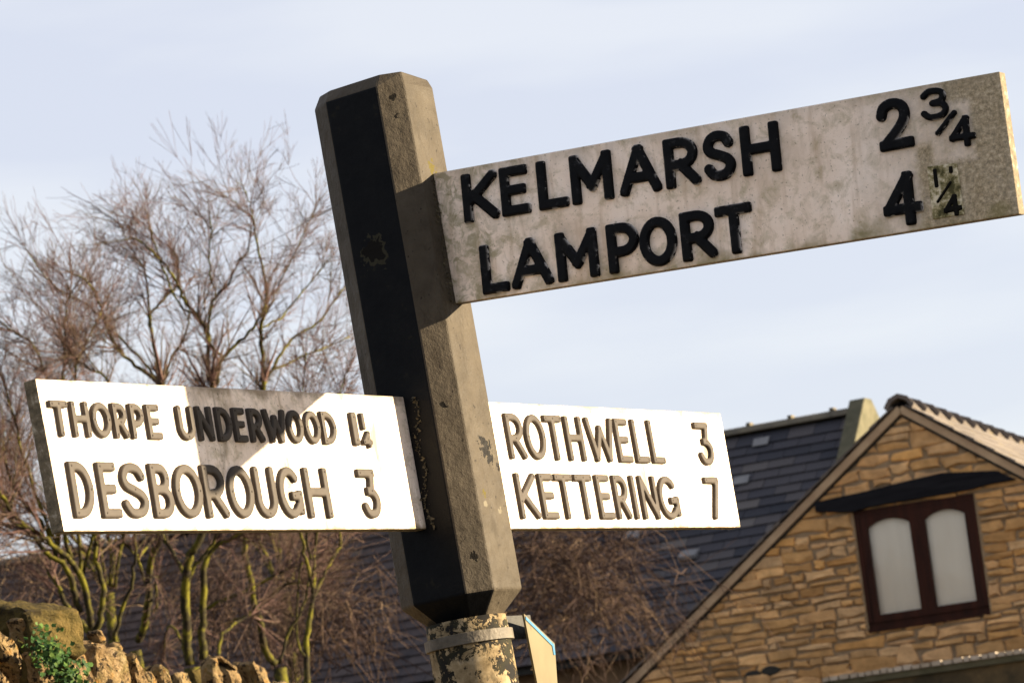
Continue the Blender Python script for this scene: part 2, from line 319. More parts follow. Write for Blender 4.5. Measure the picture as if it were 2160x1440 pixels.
zs = [(-0.522, 0.045), (-0.480, 0.0)] + [(-0.48+0.97*i/12, 0.0) for i in range(1, 12)] + [(0.495, 0.0), (0.520, 0.004)]
V, Fc = [], []
for z, i in zs:
    rg = ring(z, i)
    if z > 0.51:
        rg[0].y += 0.016; rg[1].y += 0.014; rg[1].x += 0.003; rg[7].x += 0.010; rg[7].y += 0.004; rg[3].x -= 0.004; rg[3].z -= 0.006; rg[4].z -= 0.006
    V += rg
for r_ in range(len(zs)-1):
    for k in range(8):
        k2 = (k+1) % 8; Fc.append((r_*8+k, r_*8+k2, (r_+1)*8+k2, (r_+1)*8+k))
Fc += [tuple(range(7, -1, -1)), tuple((len(zs)-1)*8+k for k in range(8))]
# paint of the block, with its own chips (object coordinates)
def postpt(x, y, P0, n):
    return MP.inverted() @ on(x, y, P0, n)
mb = SP_BLACK; c = SP_BLACK_C
nBlack = -PY; Pb = MP @ Vector((0, y3, 0)); nR = PX; Pr = MP @ Vector((x3+q, 0, 0)); nC = (PX-PY).normalized(); Pc = MP @ Vector((x3, y3, 0))
h = None
dark_spots = [((785, 522), Pb, nBlack, 0.021), ((775, 560), Pb, nBlack, 0.012), ((1022, 940), Pr, nR, 0.017), ((1034, 968), Pr, nR, 0.010), ((829, 206), Pc, nC, 0.006), ((836, 248), Pc, nC, 0.005), ((935, 852), Pc, nC, 0.006), ((997, 1172), Pc, nC, 0.008), ((1052, 985), Pr, nR, 0.008)]
dm = None
for (x_, y_), P0, n_, r_ in dark_spots:
    sp = mb.spot(tuple(postpt(x_, y_, P0, n_)), r_, 0.7, 90)
    rim = mb.spot(tuple(postpt(x_+5, y_+4, P0, n_)), r_*1.2, 0.8, 90)
    c = mb.mix(mb.math('MULTIPLY', rim, 0.5), c, (0.0792, 0.0660, 0.0462)); c = mb.mix(sp, c, (0.006, 0.005, 0.004))
    dm = sp if dm is None else mb.math('MAXIMUM', dm, sp)
for (x_, y_), P0, n_, r_ in [((912, 354), Pr, nR, 0.012), ((1022, 1040), Pr, nR, 0.006), ((1075, 1085), Pr, nR, 0.005), ((1060, 1000), Pr, nR, 0.006)]:
    sp = mb.spot(tuple(postpt(x_, y_, P0, n_)), r_, 0.8, 110); c = mb.mix(sp, c, (0.0660, 0.0528, 0.0099))
for (x_, y_), P0, n_, r_ in [((1024, 1062), Pr, nR, 0.005), ((1055, 1075), Pr, nR, 0.005)]:
    sp = mb.spot(tuple(postpt(x_, y_, P0, n_)), r_, 0.8, 110); c = mb.mix(sp, c, (0.1122, 0.0990, 0.0726))
mb.col(c); mb.rough(mb.ramp(mb.noise(30, 4, 0.6), [(0.3, 0.42), (0.7, 0.6)])); mb.spec(0.05)
hh = mb.math('ADD', mb.noise(40, 6, 0.7), mb.math('MULTIPLY', mb.noise(7, 3, 0.5), 1.5))
hh = mb.math('SUBTRACT', hh, mb.math('MULTIPLY', dm, 1.2))
mb.bump(hh, 0.55, 0.007); M_BLACK = mb.m
m = NM('shaded_black_paint'); m.col(m.ramp(m.noise(25, 5, 0.7), [(0.35, (0.0022, 0.0028, 0.0042)), (0.62, (0.0045, 0.005, 0.006)), (0.72, (0.012, 0.011, 0.008))])); m.rough(0.5); m.spec(0.07)  # darker copy of the post paint, shade of the wide face in its colour
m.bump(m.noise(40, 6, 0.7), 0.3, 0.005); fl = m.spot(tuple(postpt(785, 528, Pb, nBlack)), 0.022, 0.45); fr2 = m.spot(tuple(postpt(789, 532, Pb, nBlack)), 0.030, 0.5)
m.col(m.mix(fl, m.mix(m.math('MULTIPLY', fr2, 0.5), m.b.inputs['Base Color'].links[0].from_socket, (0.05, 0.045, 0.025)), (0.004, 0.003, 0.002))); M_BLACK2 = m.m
blk = obj('post_block', V, Fc, M_BLACK, E_post, MP, local=True, bevel=0.0035)
blk.data.materials.append(M_BLACK2)
for p in blk.data.polygons:
    if (p.normal.y < -0.9 and abs(p.normal.x) < 0.3) or (p.normal.z < -0.2 and p.normal.y < -0.3 and p.normal.x > -0.3): p.material_index = 1
tag(blk, 'chamfered black painted upper post')
# pole
pc = at(981, 1290, 7.165)
pcl = MP.inverted() @ pc
pcl = Vector((cxm-0.002, cym, 0)); rp = 0.0785
def pole_prof(zz):
    return [MP @ Vector((pcl.x, pcl.y, z)) for z in zz]
zg = (WM[E_post.name].translation - O).length
zz = [-zg-0.02, -2.4, -1.8, -1.2, -0.9, -0.75, -0.66, -0.60, -0.545, -0.521]
V, Fc = tube(pole_prof(zz), [rp*1.06, rp*1.05, rp*1.04, rp*1.03, rp*1.02, rp*1.01, rp*1.0, rp, rp*0.99, rp*0.97], 48)
pole = obj('pole', V, Fc, M_POLE, E_post, MP, smooth=True); tag(pole, 'round pole with peeling cream paint')
# crumbs of mortar at the sockets
rng = random.Random(5)
def crumb(P, r, rng):
    V = [P+Vector((rng.uniform(-1, 1), rng.uniform(-1, 1), rng.uniform(-1, 1)))*r for _ in range(5)]
    return V, [(0, 1, 2), (0, 2, 3), (0, 3, 1), (1, 2, 4), (2, 3, 4), (3, 1, 4)]
parts = []
for i in range(110):
    t_ = (i+rng.random())/110; x_, y_ = 872+t_*38+rng.gauss(0, 3.5)+6*math.sin(t_*14), 836+t_*280
    P = on(x_, y_, Pb-PY*0.003, PY); parts.append(crumb(P, rng.uniform(0.0012, 0.005), rng))
obj('mortar', *join(parts), M_MORTAR, E_post, MP); parts = []
for i in range(110):
    t_ = (i+rng.random())/110; x_, y_ = 914+t_*40+rng.gauss(0, 3), 378+t_*265
    P = on(x_, y_, Pr+PX*0.002, PX); parts.append(crumb(P, rng.uniform(0.0012, 0.0045), rng))
V, Fc = join(parts); obj('mortar', V, Fc, M_MORTAR, E_post, MP)
# dark rims round the sockets
def rim_box(P, e1, e2, e3, w, hgt, dpt): return box(P-e1*w/2-e2*hgt/2, e1*w, e2*hgt, e3*dpt)

# ---- lettering by signed distance
def cr(pts, n=6):
    out = []
    P = [pts[0]]+list(pts)+[pts[-1]]
    for i in range(1, len(P)-2):
        for k in range(n):
            t = k/n; a, b, c_, d = P[i-1], P[i], P[i+1], P[i+2]
            out.append(tuple(0.5*((2*b[j])+(-a[j]+c_[j])*t+(2*a[j]-5*b[j]+4*c_[j]-d[j])*t*t+(-a[j]+3*b[j]-3*c_[j]+d[j])*t**3) for j in (0, 1)))
    out.append(tuple(pts[-1])); return out
def arc(cx, cy, rx, ry, a0, a1, n=14): return [(cx+rx*math.cos(math.radians(a0+(a1-a0)*i/n)), cy+ry*math.sin(math.radians(a0+(a1-a0)*i/n))) for i in range(n+1)]
def bowl(y0, y1, xm=0.5, xr=1.0): return [(0, y1), (xm, y1)]+arc(xm, (y0+y1)/2, xr-xm, (y1-y0)/2, 90, -90, 12)+[(0, y0)]
G = {
 'K': ([[(0, 0), (0, 1)], [(1, 1), (0, .36)], [(.26, .54), (1, 0)]], []),
 'E': ([[(0, 0), (0, 1)], [(0, 1), (.95, 1)], [(0, .52), (.82, .52)], [(0, 0), (1, 0)]], []),
 'L': ([[(0, 0), (0, 1)], [(0, 0), (1, 0)]], []),
 'M': ([[(0, 0), (0, 1)], [(0, 1), (.5, .3)], [(.5, .3), (1, 1)], [(1, 1), (1, 0)]], []),
 'A': ([[(0, 0), (.5, 1)], [(.5, 1), (1, 0)], [(.17, .3), (.83, .3)]], []),
 'R': ([[(0, 0), (0, 1)], [(.45, .44), (1, 0)]], [bowl(.44, 1, .45, .95)]),
 'P': ([[(0, 0), (0, 1)]], [bowl(.40, 1, .45, 1)]),
 'B': ([[(0, 0), (0, 1)]], [bowl(.53, 1, .5, .9), bowl(0, .53, .5, 1)]),
 'D': ([[(0, 0), (0, 1)]], [[(0, 1), (.3, 1)]+arc(.3, .5, .7, .5, 90, -90, 18)+[(0, 0)]]),
 'S': ([], [cr([(.97, .80), (.80, .95), (.5, 1), (.2, .95), (.03, .77), (.14, .61), (.5, .51), (.85, .40), (1, .24), (.82, .05), (.5, 0), (.2, .04), (0, .2)])]),
 'H': ([[(0, 0), (0, 1)], [(1, 0), (1, 1)], [(0, .52), (1, .52)]], []),
 'O': ([], [arc(.5, .5, .5, .5, 0, 360, 28)]),
 'T': ([[(0, 1), (1, 1)], [(.5, 1), (.5, 0)]], []),
 'U': ([], [[(0, 1), (0, .32)]+arc(.5, .32, .5, .32, 180, 360, 14)+[(1, 1)]]),
 'N': ([[(0, 0), (0, 1)], [(0, 1), (1, 0)], [(1, 0), (1, 1)]], []),
 'W': ([[(0, 1), (.24, 0)], [(.24, 0), (.5, .78)], [(.5, .78), (.76, 0)], [(.76, 0), (1, 1)]], []),
 'I': ([[(.5, 0), (.5, 1)]], []), '1': ([[(.5, 0), (.5, 1)]], []), '/': ([[(0, 0), (1, 1)]], []),
 'G': ([[(1, .45), (1, .08)], [(.68, .42), (1, .42)]], [arc(.5, .5, .5, .5, 42, 318, 22)]),
 '2': ([[(0, 0), (1, 0)]], [cr([(0, .74), (.12, .92), (.45, 1), (.82, .93), (.95, .73), (.82, .5), (.4, .22), (0, 0)])]),
 '3': ([], [cr([(.03, .84), (.25, .98), (.5, 1), (.82, .94), (.93, .77), (.8, .59), (.42, .53)]), cr([(.42, .53), (.85, .47), (1, .27), (.85, .06), (.5, 0), (.2, .03), (0, .18)])]),
 'Z': ([[(0, 1), (.85, 1)], [(.82, 1), (.66, .56)], [(.5, .56), (.66, .56)]], [cr([(.5, .56), (.78, .52), (.97, .40), (1, .26), (.85, .06), (.55, 0), (.28, .04), (.12, .18)])]),
 '4': ([[(.72, 0), (.72, 1)], [(.72, 1), (0, .27)], [(0, .27), (1, .27)]], []),
 '7': ([[(0, 1), (1, 1)], [(1, 1), (.38, 0)]], []),
}
def glyph(ch, w, h, s, relief, step=0.0022):
    lines, curves = G[ch]
    X_ = lambda p: (s/2+p[0]*(w-s), s/2+p[1]*(h-s))
    nx, ny = int(w/step)+4, int(h/step)+4
    gx = -step*1.5+np.arange(nx)*step; gy = -step*1.5+np.arange(ny)*step
    gx = gx*(w+0)/(w) ; XX, YY = np.meshgrid(gx, gy, indexing='ij')
    f = np.full(XX.shape, 1e3)
    def seg(a, b, square):
        ax, ay = a; bx, by = b; dx, dy = bx-ax, by-ay; L = math.hypot(dx, dy)+1e-9; dx, dy = dx/L, dy/L
        px, py = XX-(ax+bx)/2, YY-(ay+by)/2
        lx, ly = px*dx+py*dy, -px*dy+py*dx
        if square:
            r = 0.22*s; qx, qy = np.abs(lx)-(L/2+s/2-r), np.abs(ly)-(s/2-r)
            return np.hypot(np.maximum(qx, 0), np.maximum(qy, 0))+np.minimum(np.maximum(qx, qy), 0)-r
        return np.hypot(np.maximum(np.abs(lx)-L/2, 0), ly)-s/2
    curves = [[p for i, p in enumerate(c_) if i == 0 or math.hypot(p[0]-c_[i-1][0], p[1]-c_[i-1][1]) > 1e-4] for c_ in curves]
    for a, b in lines: f = np.minimum(f, seg(X_(a), X_(b), True))
    for c_ in curves:
        for a, b in zip(c_[:-1], c_[1:]): f = np.minimum(f, seg(X_(a), X_(b), False))
    bx = np.maximum(np.maximum(-XX, XX-w), np.maximum(-YY, YY-h)); f = np.maximum(f, bx)
    V, Fc, idx = [], [], {}
    def zf(v): k = min(max(-v/(0.20*s), 0), 1); return relief*(0.62+0.38*math.sqrt(1-(1-k)**2))
    def gv(i, j):
        if ('g', i, j) not in idx: idx[('g', i, j)] = len(V); V.append((gx[i], gy[j], zf(f[i, j])))
        return idx[('g', i, j)]
    def ev(i, j, i2, j2):
        key = ('e',)+tuple(sorted([(i, j), (i2, j2)]))
        if key not in idx:
            a, b = f[i, j], f[i2, j2]; t = a/(a-b); idx[key] = len(V)
            V.append((gx[i]+(gx[i2]-gx[i])*t, gy[j]+(gy[j2]-gy[j])*t, zf(0)))
        return idx[key]
    bot = {}
    def bv(k):
        if k not in bot: bot[k] = len(V); V.append((V[k][0], V[k][1], -0.0005))
        return bot[k]
    for i in range(nx-1):
        for j in range(ny-1):
            cs_ = [(i, j), (i+1, j), (i+1, j+1), (i, j+1)]; ins = [f[c_] < 0 for c_ in cs_]
            if not any(ins): continue
            poly, kinds = [], []
            for k in range(4):
                a, b = cs_[k], cs_[(k+1) % 4]
                if ins[k]: poly.append(gv(*a)); kinds.append(0)
                if ins[k] != ins[(k+1) % 4]: poly.append(ev(*a, *b)); kinds.append(1 if ins[k] else 2)
            if len(poly) >= 3:
                Fc.append(tuple(poly))
                for k in range(len(poly)):
                    k2 = (k+1) % len(poly)
                    if kinds[k] == 1 and kinds[k2] == 2: a, b = poly[k], poly[k2]; Fc.append((b, a, bv(a), bv(b)))
    return V, Fc
def make_arm(name, label, e1, P0, quad, thick, mat, edge_mat):
    """slab arm; quad = four pixel corners TL TR BR BL of its visible face, measured in the arm's own plane"""
    e3 = None
    n = e1['n']; u = e1['u']; v = n.cross(u); face = P0+n*thick/2
    pts = [on(*p, face, n) for p in quad]
    c0 = sum((p for p in pts), Vector())/4
    M = frame(c0, u, v, n); Mi = M.inverted(); L = [Mi @ p for p in pts]
    yt = (L[0].y+L[1].y)/2; yb = (L[2].y+L[3].y)/2
    L[0].y = L[1].y = yt; L[2].y = L[3].y = yb
    quad2 = [L[3], L[2], L[1], L[0]]
    V, Fc = prism([Vector((p.x, p.y, -thick)) for p in quad2], Vector((0, 0, thick)))
    o = obj(name, V, Fc, mat, E_post, M, local=True, bevel=0.0022)
    o.data.materials.append(edge_mat)
    for p in o.data.polygons:
        if abs(p.normal.z) < 0.5: p.material_index = 1
    tag(o, label)
    return o, M
def letters(arm, M, text, ext, b0, b1, t0, t1, s, relief, mat, label=None, name='lettering', same_h=None):
    """ext: baseline pixel extents of every glyph; b0,b1 / t0,t1: two pixel points of the base / cap line"""
    Mi = M.inverted(); n = Vector((M[0][2], M[1][2], M[2][2])); P0 = M.translation+n*relief*0.8
    loc = lambda p: Mi @ on(p[0], p[1], P0, n)
    B0, B1, T0, T1 = loc(b0), loc(b1), loc(t0), loc(t1)
    parts = []; pins = []; tot = 0
    for ch, (xl, xr) in zip(text, ext):
        yb = lambda x: b0[1]+(x-b0[0])*(b1[1]-b0[1])/(b1[0]-b0[0])
        L, R_ = loc((xl, yb(xl))), loc((xr, yb(xr)))
        xm = (L.x+R_.x)/2
        vb = B0.y+(xm-B0.x)*(B1.y-B0.y)/(B1.x-B0.x); vt = T0.y+(xm-T0.x)*(T1.y-T0.y)/(T1.x-T0.x)
        w, hgt = R_.x-L.x, vt-vb; ang = math.atan2(B1.y-B0.y, B1.x-B0.x)
        ss = min(s, w*0.9) if ch not in '1I' else min(s, w)
        V, Fc = glyph(ch, w, hgt, ss, relief)
        ca, sa = math.cos(ang), math.sin(ang)
        if mat is M_LET_L and w > 0.02:
            ln, cv = G[ch]; ends = [e for l_ in ln for e in (l_[0], l_[-1])]+[e for c_ in cv for e in (c_[0], c_[len(c_)//2])]
            seen = []
            for e in ends[:4]:
                if any(abs(e[0]-q_[0])+abs(e[1]-q_[1]) < .3 for q_ in seen): continue
                seen.append(e); X0, Y0 = ss/2+e[0]*(w-ss), ss/2+e[1]*(hgt-ss); n_ = len(V)
                for rr_, zz_ in ((0.0023, relief-.0006), (0.0017, relief+.0007)):
                    for k in range(7): V.append((X0+rr_*math.cos(k*.898), Y0+rr_*math.sin(k*.898), zz_))
                pins.extend(range(tot+len(Fc), tot+len(Fc)+8))
                for k in range(7): k2 = (k+1) % 7; Fc.append((n_+k, n_+k2, n_+7+k2, n_+7+k))
                Fc.append(tuple(n_+7+k for k in range(7)))
        tot += len(Fc)
        parts.append(([Vector((L.x+ (x-w/2)*ca-(y)*sa + w/2, vb+(x-w/2)*sa+y*ca, z)) for x, y, z in V], Fc))
    V, Fc = join(parts)
    o = obj(name, V, Fc, mat, arm, M, local=True, smooth=True)
    try: o.data.set_sharp_from_angle(angle=D2R(50))
    except Exception: pass
    if pins:
        o.data.materials.append(M_PIN)
        for k in pins: o.data.polygons[k].material_index = 1
    if label: o['label'] = label
    return o
TH = 0.026
XU = (PX*math.cos(D2R(5.6)) - A*math.sin(D2R(5.6))).normalized()
OL = O - PX*0.014
FU = dict(u=XU, n=-PY); FL = dict(u=PY, n=PX)
arm_u, MU = make_arm('sign_arm', 'upper arm reading KELMARSH and LAMPORT', FU, O, [(913, 365), (2108, 152), (2150, 452), (960, 640)], TH, M_WHITE_U, M_EDGE)
arm_l, ML = make_arm('sign_arm', 'sunlit arm towards the camera reading THORPE UNDERWOOD and DESBOROUGH', FL, OL, [(75, 800), (862, 835), (902, 1116), (135, 1119)], TH, M_WHITE, M_EDGE)
arm_r, MR = make_arm('sign_arm', 'sunlit arm behind the post reading ROTHWELL and KETTERING', FL, OL, [(1000, 846), (1520, 870), (1563, 1113), (1040, 1113)], TH, M_WHITE, M_EDGE)
SU, RU = 0.0195, 0.0078
letters(arm_u, MU, 'KELMARSH', [(979, 1053), (1059, 1119), (1137, 1199), (1207, 1294), (1308, 1395), (1405, 1478), (1487, 1553), (1567, 1648)], (979, 472), (1648, 360), (969, 369), (1635, 254), SU, RU, M_LET_U)
letters(arm_u, MU, 'LAMPORT', [(1018, 1074), (1080, 1167), (1177, 1264), (1285, 1352), (1353, 1431), (1440, 1513), (1515, 1592)], (1018, 622.5), (1555, 535), (1007, 518.5), (1578, 425), SU, RU, M_LET_U)
letters(arm_u, MU, '2', [(1856, 1928)], (1857, 322), (1924, 309), (1845, 213), (1915, 201), SU, RU, M_LET_U)
letters(arm_u, MU, '4', [(1866, 1949)], (1867, 483), (1925, 474), (1850, 371), (1905, 361), SU, RU, M_LET_U)
letters(arm_u, MU, '3', [(1943, 2001)], (1943, 258), (2000, 249), (1936, 190), (1990, 181), 0.0115, RU, M_LET_U)
letters(arm_u, MU, '/', [(1972, 2020)], (1975, 287), (2020, 280), (1970, 239), (2014, 231), 0.0095, RU, M_LET_U)
letters(arm_u, MU, '4', [(2003, 2058)], (2003, 314), (2056, 306), (1995, 248), (2046, 240), 0.0115, RU, M_LET_U)
# recessed patch with the small quarter
pl = [(1956, 352), (2019, 344), (2035, 452), (1969, 463)]
n_ = Vector((MU[0][2], MU[1][2], MU[2][2])); Mi = MU.inverted()
M_INK = simple('old_black_paint', (0.004, 0.004, 0.004), (0.012, 0.011, 0.008), 60, 0.7, 0.2, 0.002, spec=0.05)
m = NM('mossy_patch'); m.col(m.ramp(m.noise(40, 5, 0.7), [(0.40, (0.05, 0.045, 0.012)), (0.50, (0.22, 0.19, 0.09)), (0.62, (0.60, 0.54, 0.40))])); m.rough(0.9); M_PATCH = m.m
LP = [Mi @ on(*p, MU.translation, n_) for p in pl]
V, Fc = prism([Vector((p.x, p.y, -0.001)) for p in reversed(LP)], Vector((0, 0, 0.0035)))
patch = obj('fraction_plate', V, Fc, M_PATCH, arm_u, MU, local=True, bevel=0.001)
letters(arm_u, MU, '1', [(1971, 1980)], (1968, 397), (1984, 394), (1960, 358), (1976, 355), 0.007, 0.0055, M_INK)
letters(arm_u, MU, '/', [(1975, 2012)], (1975, 429), (2010, 422), (1971, 388), (2006, 382), 0.005, 0.0055, M_INK)
letters(arm_u, MU, '4', [(1992, 2031)], (1992, 460), (2030, 452), (1984, 414), (2020, 408), 0.009, 0.0055, M_INK)
letters(arm_u, MU, 'I', [(2001, 2010)], (2001, 366), (2010, 365), (2000, 351), (2009, 350), 0.007, 0.0055, M_INK)
SL, RL = 0.0165, 0.0075
T1_ = ((140, 920.5), (709, 937), (120, 843.5), (672, 866), 0.0122, RL, M_LET_L)
letters(arm_l, ML, 'THORPE', [(115, 153), (159, 196), (201, 241), (246, 276), (282.5, 311), (317.5, 346)], *T1_)
letters(arm_l, ML, 'UNDERWOOD', [(383, 417), (424, 456), (465, 496), (501, 526), (534, 562), (566, 611), (614, 646), (650, 682), (686, 716)], *T1_)
letters(arm_l, ML, '1', [(749, 762)], (749, 939), (763, 939.5), (738, 868), (752, 869), 0.02, RL, M_LET_L)
letters(arm_l, ML, '1', [(765, 773)], (764, 906), (772, 906), (757, 870), (765, 870), 0.012, RL, M_LET_L)
letters(arm_l, ML, '4', [(769, 789)], (769, 944), (789, 944.5), (762, 908), (782, 908), 0.009, RL, M_LET_L)
T2_ = ((161, 1091.5), (809, 1092), (137.5, 971), (751, 987.5), 0.0160, RL, M_LET_L)
letters(arm_l, ML, 'Z', [(770, 809)], *T2_)
letters(arm_l, ML, 'DESBOROUGH', [(161, 208), (221, 261), (268, 321), (331, 374), (379, 437), (441, 488), (493, 545), (550, 593), (599, 647), (656, 705)], *T2_)
T3_ = ((1080.5, 967), (1502, 980.5), (1064, 870), (1464, 889.5), 0.0145, RL, M_LET_L)
T4_ = ((1103, 1093.6), (1505, 1094.6), (1086, 996), (1485, 1005), 0.0145, RL, M_LET_L)
letters(arm_r, MR, 'Z', [(1479, 1511)], *T3_)
letters(arm_r, MR, '7', [(1501, 1530)], *T4_)
letters(arm_r, MR, 'ROTHWELL', [(1080, 1115), (1119, 1160), (1162, 1198), (1205, 1240), (1249, 1306), (1310, 1338), (1346, 1373), (1380.5, 1406)], *T3_)
letters(arm_r, MR, 'KETTERING', [(1103, 1144), (1151, 1182), (1184, 1221), (1226, 1263), (1271, 1300), (1307, 1336), (1343, 1353), (1362, 1396), (1400, 1440)], *T4_)

# ---- little plate clamped to the pole
Pp = MP @ Vector((pcl.x, pcl.y, -0.60))
E_plate = empty('waymark_plate', frame(Pp, PX, PY, A))
tag(E_plate, 'small cream plate with blue edge clamped to the pole below the arms', 'sign')
zb = (MP.inverted() @ on(905, 1366, Pp, Vector((0, 1, 0)))).z
V, Fc = tube([MP @ Vector((pcl.x, pcl.y, zb+dz)) for dz in (-0.011, -0.010, 0.010, 0.011)], [rp+0.002, rp+0.006, rp+0.006, rp+0.002], 48)
obj('clamp_band', V, Fc, M_BAND, E_plate, smooth=False)
pn = Vector((math.cos(D2R(-14)), math.sin(D2R(-14)), 0)).normalized()
P0 = at(1120, 1340, 7.16)
plq = [(1105, 1293), (1170, 1356), (1180, 1500), (1145, 1500)]
pts = [on(*p, P0, pn) for p in plq]
V, Fc = prism([p for p in reversed(pts)], -pn*0.004); obj('plate', V, [f[::-1] for f in Fc], M_CREAM, E_plate)
ins = [on(*p, P0+pn*0.0015, pn) for p in [(1109, 1299), (1166.5, 1356), (1167, 1363), (1109.5, 1306)]]
V, Fc = prism(ins[::-1], -pn*0.003); V2, F2 = prism([on(*p, P0+pn*0.0015, pn) for p in [(1164, 1354), (1169, 1358), (1172, 1380), (1168.5, 1380)]][::-1], -pn*0.003)
obj('blue_border', *join([(V, [f[::-1] for f in Fc]), (V2, [f[::-1] for f in F2])]), M_BLUE, E_plate)
Pa = MP @ Vector((pcl.x+rp*0.75, pcl.y-0.03, zb+0.012)); Pb2 = on(1106, 1322, P0-pn*0.02, pn)
V, Fc = box(Pa-A*0.022, (Pb2-Pa), PY*0.03, A*0.045); obj('bracket', V, Fc, M_DARK, E_plate)

# ================================================================== GABLE HOUSE
PSI = D2R(19)
E1 = Vector((math.cos(PSI), -math.sin(PSI), 0)); NH = Vector((-math.sin(PSI), -math.cos(PSI), 0)); Z = Vector((0, 0, 1))
APX = at(1900, 856, 31.0)
HB = Vector((APX.x, APX.y, 0))
E_house = empty('stone_house', frame(HB, E1, -NH, Z))
tag(E_house, 'golden stone house with steep gable and brown two light window on the right', 'house')
MH = frame(APX, E1, -NH, Z)                   # local: x right, y back, z up from the apex
MHi = MH.inverted()
def hp(x, y, off=0.0): return MHi @ on(x, y, APX+NH*off, NH)
a_, b_ = hp(1560, 1187), hp(1900, 862); ta = (b_.z-a_.z)/(b_.x-a_.x); c1, c2 = hp(2150, 1003), b_; tb = (c2.z-c1.z)/(c1.x-c2.x)
print('gable pitch', math.degrees(math.atan(ta)), math.degrees(math.atan(tb)), 'apex z', APX.z)
PIT = (math.atan(ta)+math.atan(tb))/2; TP = math.tan(PIT); HW = 3.7; GZ = -APX.z; DEP = 6.0
wq = [hp(1800, 1080), hp(2053, 1037), hp(2089, 1291), hp(1832, 1326)]
wx0, wx1 = (wq[0].x+wq[3].x)/2, (wq[1].x+wq[2].x)/2; wz1, wz0 = (wq[0].z+wq[1].z)/2, (wq[2].z+wq[3].z)/2
print('window', wx0, wx1, wz0, wz1)
# wall: gable with an opening, side walls, back
ez = -HW*TP
D_ = 0.35
def L3(x, y, z): return Vector((x, y, z))
parts = []
zz0 = GZ
V = [L3(-HW, 0, zz0), L3(HW, 0, zz0), L3(HW, 0, ez), L3(0, 0, 0), L3(-HW, 0, ez), L3(wx0, 0, wz0), L3(wx1, 0, wz0), L3(wx1, 0, wz1), L3(wx0, 0, wz1)]
Fc = [(0, 1, 6, 5), (1, 2, 7, 6), (2, 3, 8, 7), (3, 4, 8), (4, 0, 5, 8)]
n0 = len(V); V += [L3(wx0, 0.2, wz0), L3(wx1, 0.2, wz0), L3(wx1, 0.2, wz1), L3(wx0, 0.2, wz1)]
Fc += [(5, 6, n0+1, n0), (6, 7, n0+2, n0+1), (7, 8, n0+3, n0+2), (8, 5, n0, n0+3)]
n1 = len(V); V += [L3(-HW, DEP, zz0), L3(HW, DEP, zz0), L3(HW, DEP, ez), L3(0, DEP, 0), L3(-HW, DEP, ez)]
Fc += [(0, 4, n1+4, n1), (1, n1+1, n1+2, 2), (n1, n1+4, n1+3, n1+2, n1+1)]
wall = obj('wall', V, Fc, M_JOINT, E_house, MH, local=True)
# rubble stones of the gable, irregular courses (pattern of one part)
rng = random.Random(11)
SV, SF = [], []
def clip(poly, a, b, c_):
    """keep the side where a*x+b*z < c_"""
    out = []
    for i in range(len(poly)):
        p, q_ = poly[i], poly[(i+1) % len(poly)]; fp, fq = a*p[0]+b*p[1]-c_, a*q_[0]+b*q_[1]-c_
        if fp <= 0: out.append(p)
        if fp*fq < 0: t = fp/(fp-fq); out.append((p[0]+(q_[0]-p[0])*t, p[1]+(q_[1]-p[1])*t))
    return out
def add_stone(x0, x1, z0, z1, pr):
    j = min(x1-x0, z1-z0)*0.19; g = rng.uniform(0.004, 0.010)
    pts = []
    for (x, z) in ((x0+g, z0+g), ((x0+x1)/2, z0+g), (x1-g, z0+g), (x1-g, (z0+z1)/2), (x1-g, z1-g), ((x0+x1)/2, z1-g), (x0+g, z1-g), (x0+g, (z0+z1)/2)):
        pts.append((x+rng.uniform(-j, j), z+rng.uniform(-j, j)))
    pts = clip(pts, TP, 1, -0.085); pts = clip(pts, -TP, 1, -0.085) if len(pts) > 2 else pts
    if len(pts) < 3: return
    ar = 0.5*abs(sum(pts[i][0]*pts[(i+1) % len(pts)][1]-pts[(i+1) % len(pts)][0]*pts[i][1] for i in range(len(pts))))
    if ar < 0.0012: return
    N8 = len(pts); cx = sum(p[0] for p in pts)/N8; cz = sum(p[1] for p in pts)/N8; n = len(SV)
    for (x, z) in pts: SV.append(L3(x, 0.006, z))
    for (x, z) in pts: SV.append(L3(cx+(x-cx)*.95, -pr*.6, cz+(z-cz)*.92))
    for (x, z) in pts: SV.append(L3(cx+(x-cx)*.78, -pr+rng.uniform(-.005, .005), cz+(z-cz)*.68))
    for o_ in (0, N8):
        for k in range(N8): k2 = (k+1) % N8; SF.append((n+o_+k, n+o_+k2, n+o_+N8+k2, n+o_+N8+k))
    SF.append(tuple(n+2*N8+k for k in range(N8)))
z = -5.2
while z < -0.1:
    big = rng.random() < 0.25 or z > wz1
    h_ = rng.uniform(0.10, 0.15) if big else rng.uniform(0.05, 0.09)
    for lim in (wz0, wz1):
        if z < lim-1e-6 and z+h_ > lim-0.045: h_ = lim-z
    beside = z >= wz0-1e-6 and z+h_ <= wz1+1e-6
    for (xa, xb) in (((-HW, wx0-0.01), (wx1+0.01, HW)) if beside else ((-HW, HW),)):
        x = xa
        while x < xb-0.03:
            w_ = rng.uniform(0.16, 0.44) if big else rng.uniform(0.08, 0.34)
            if x+w_ > xb-0.06: w_ = xb-x
            if big and rng.random() < 0.3:
                hm = h_*rng.uniform(.4, .6); add_stone(x, x+w_, z, z+hm, rng.uniform(.012, .03)); add_stone(x, x+w_, z+hm, z+h_, rng.uniform(.012, .03))
            elif rng.random() < 0.10 and z+h_*1.5 < wz0: add_stone(x, x+w_*.8, z, z+h_*1.6, .040)
            else: add_stone(x, x+w_, z+rng.uniform(-.007, .007), z+h_+rng.uniform(-.007, .007), rng.uniform(.012, .034))
            x += w_
    z += h_
obj('stonework', SV, SF, M_STONE, E_house, MH, local=True)
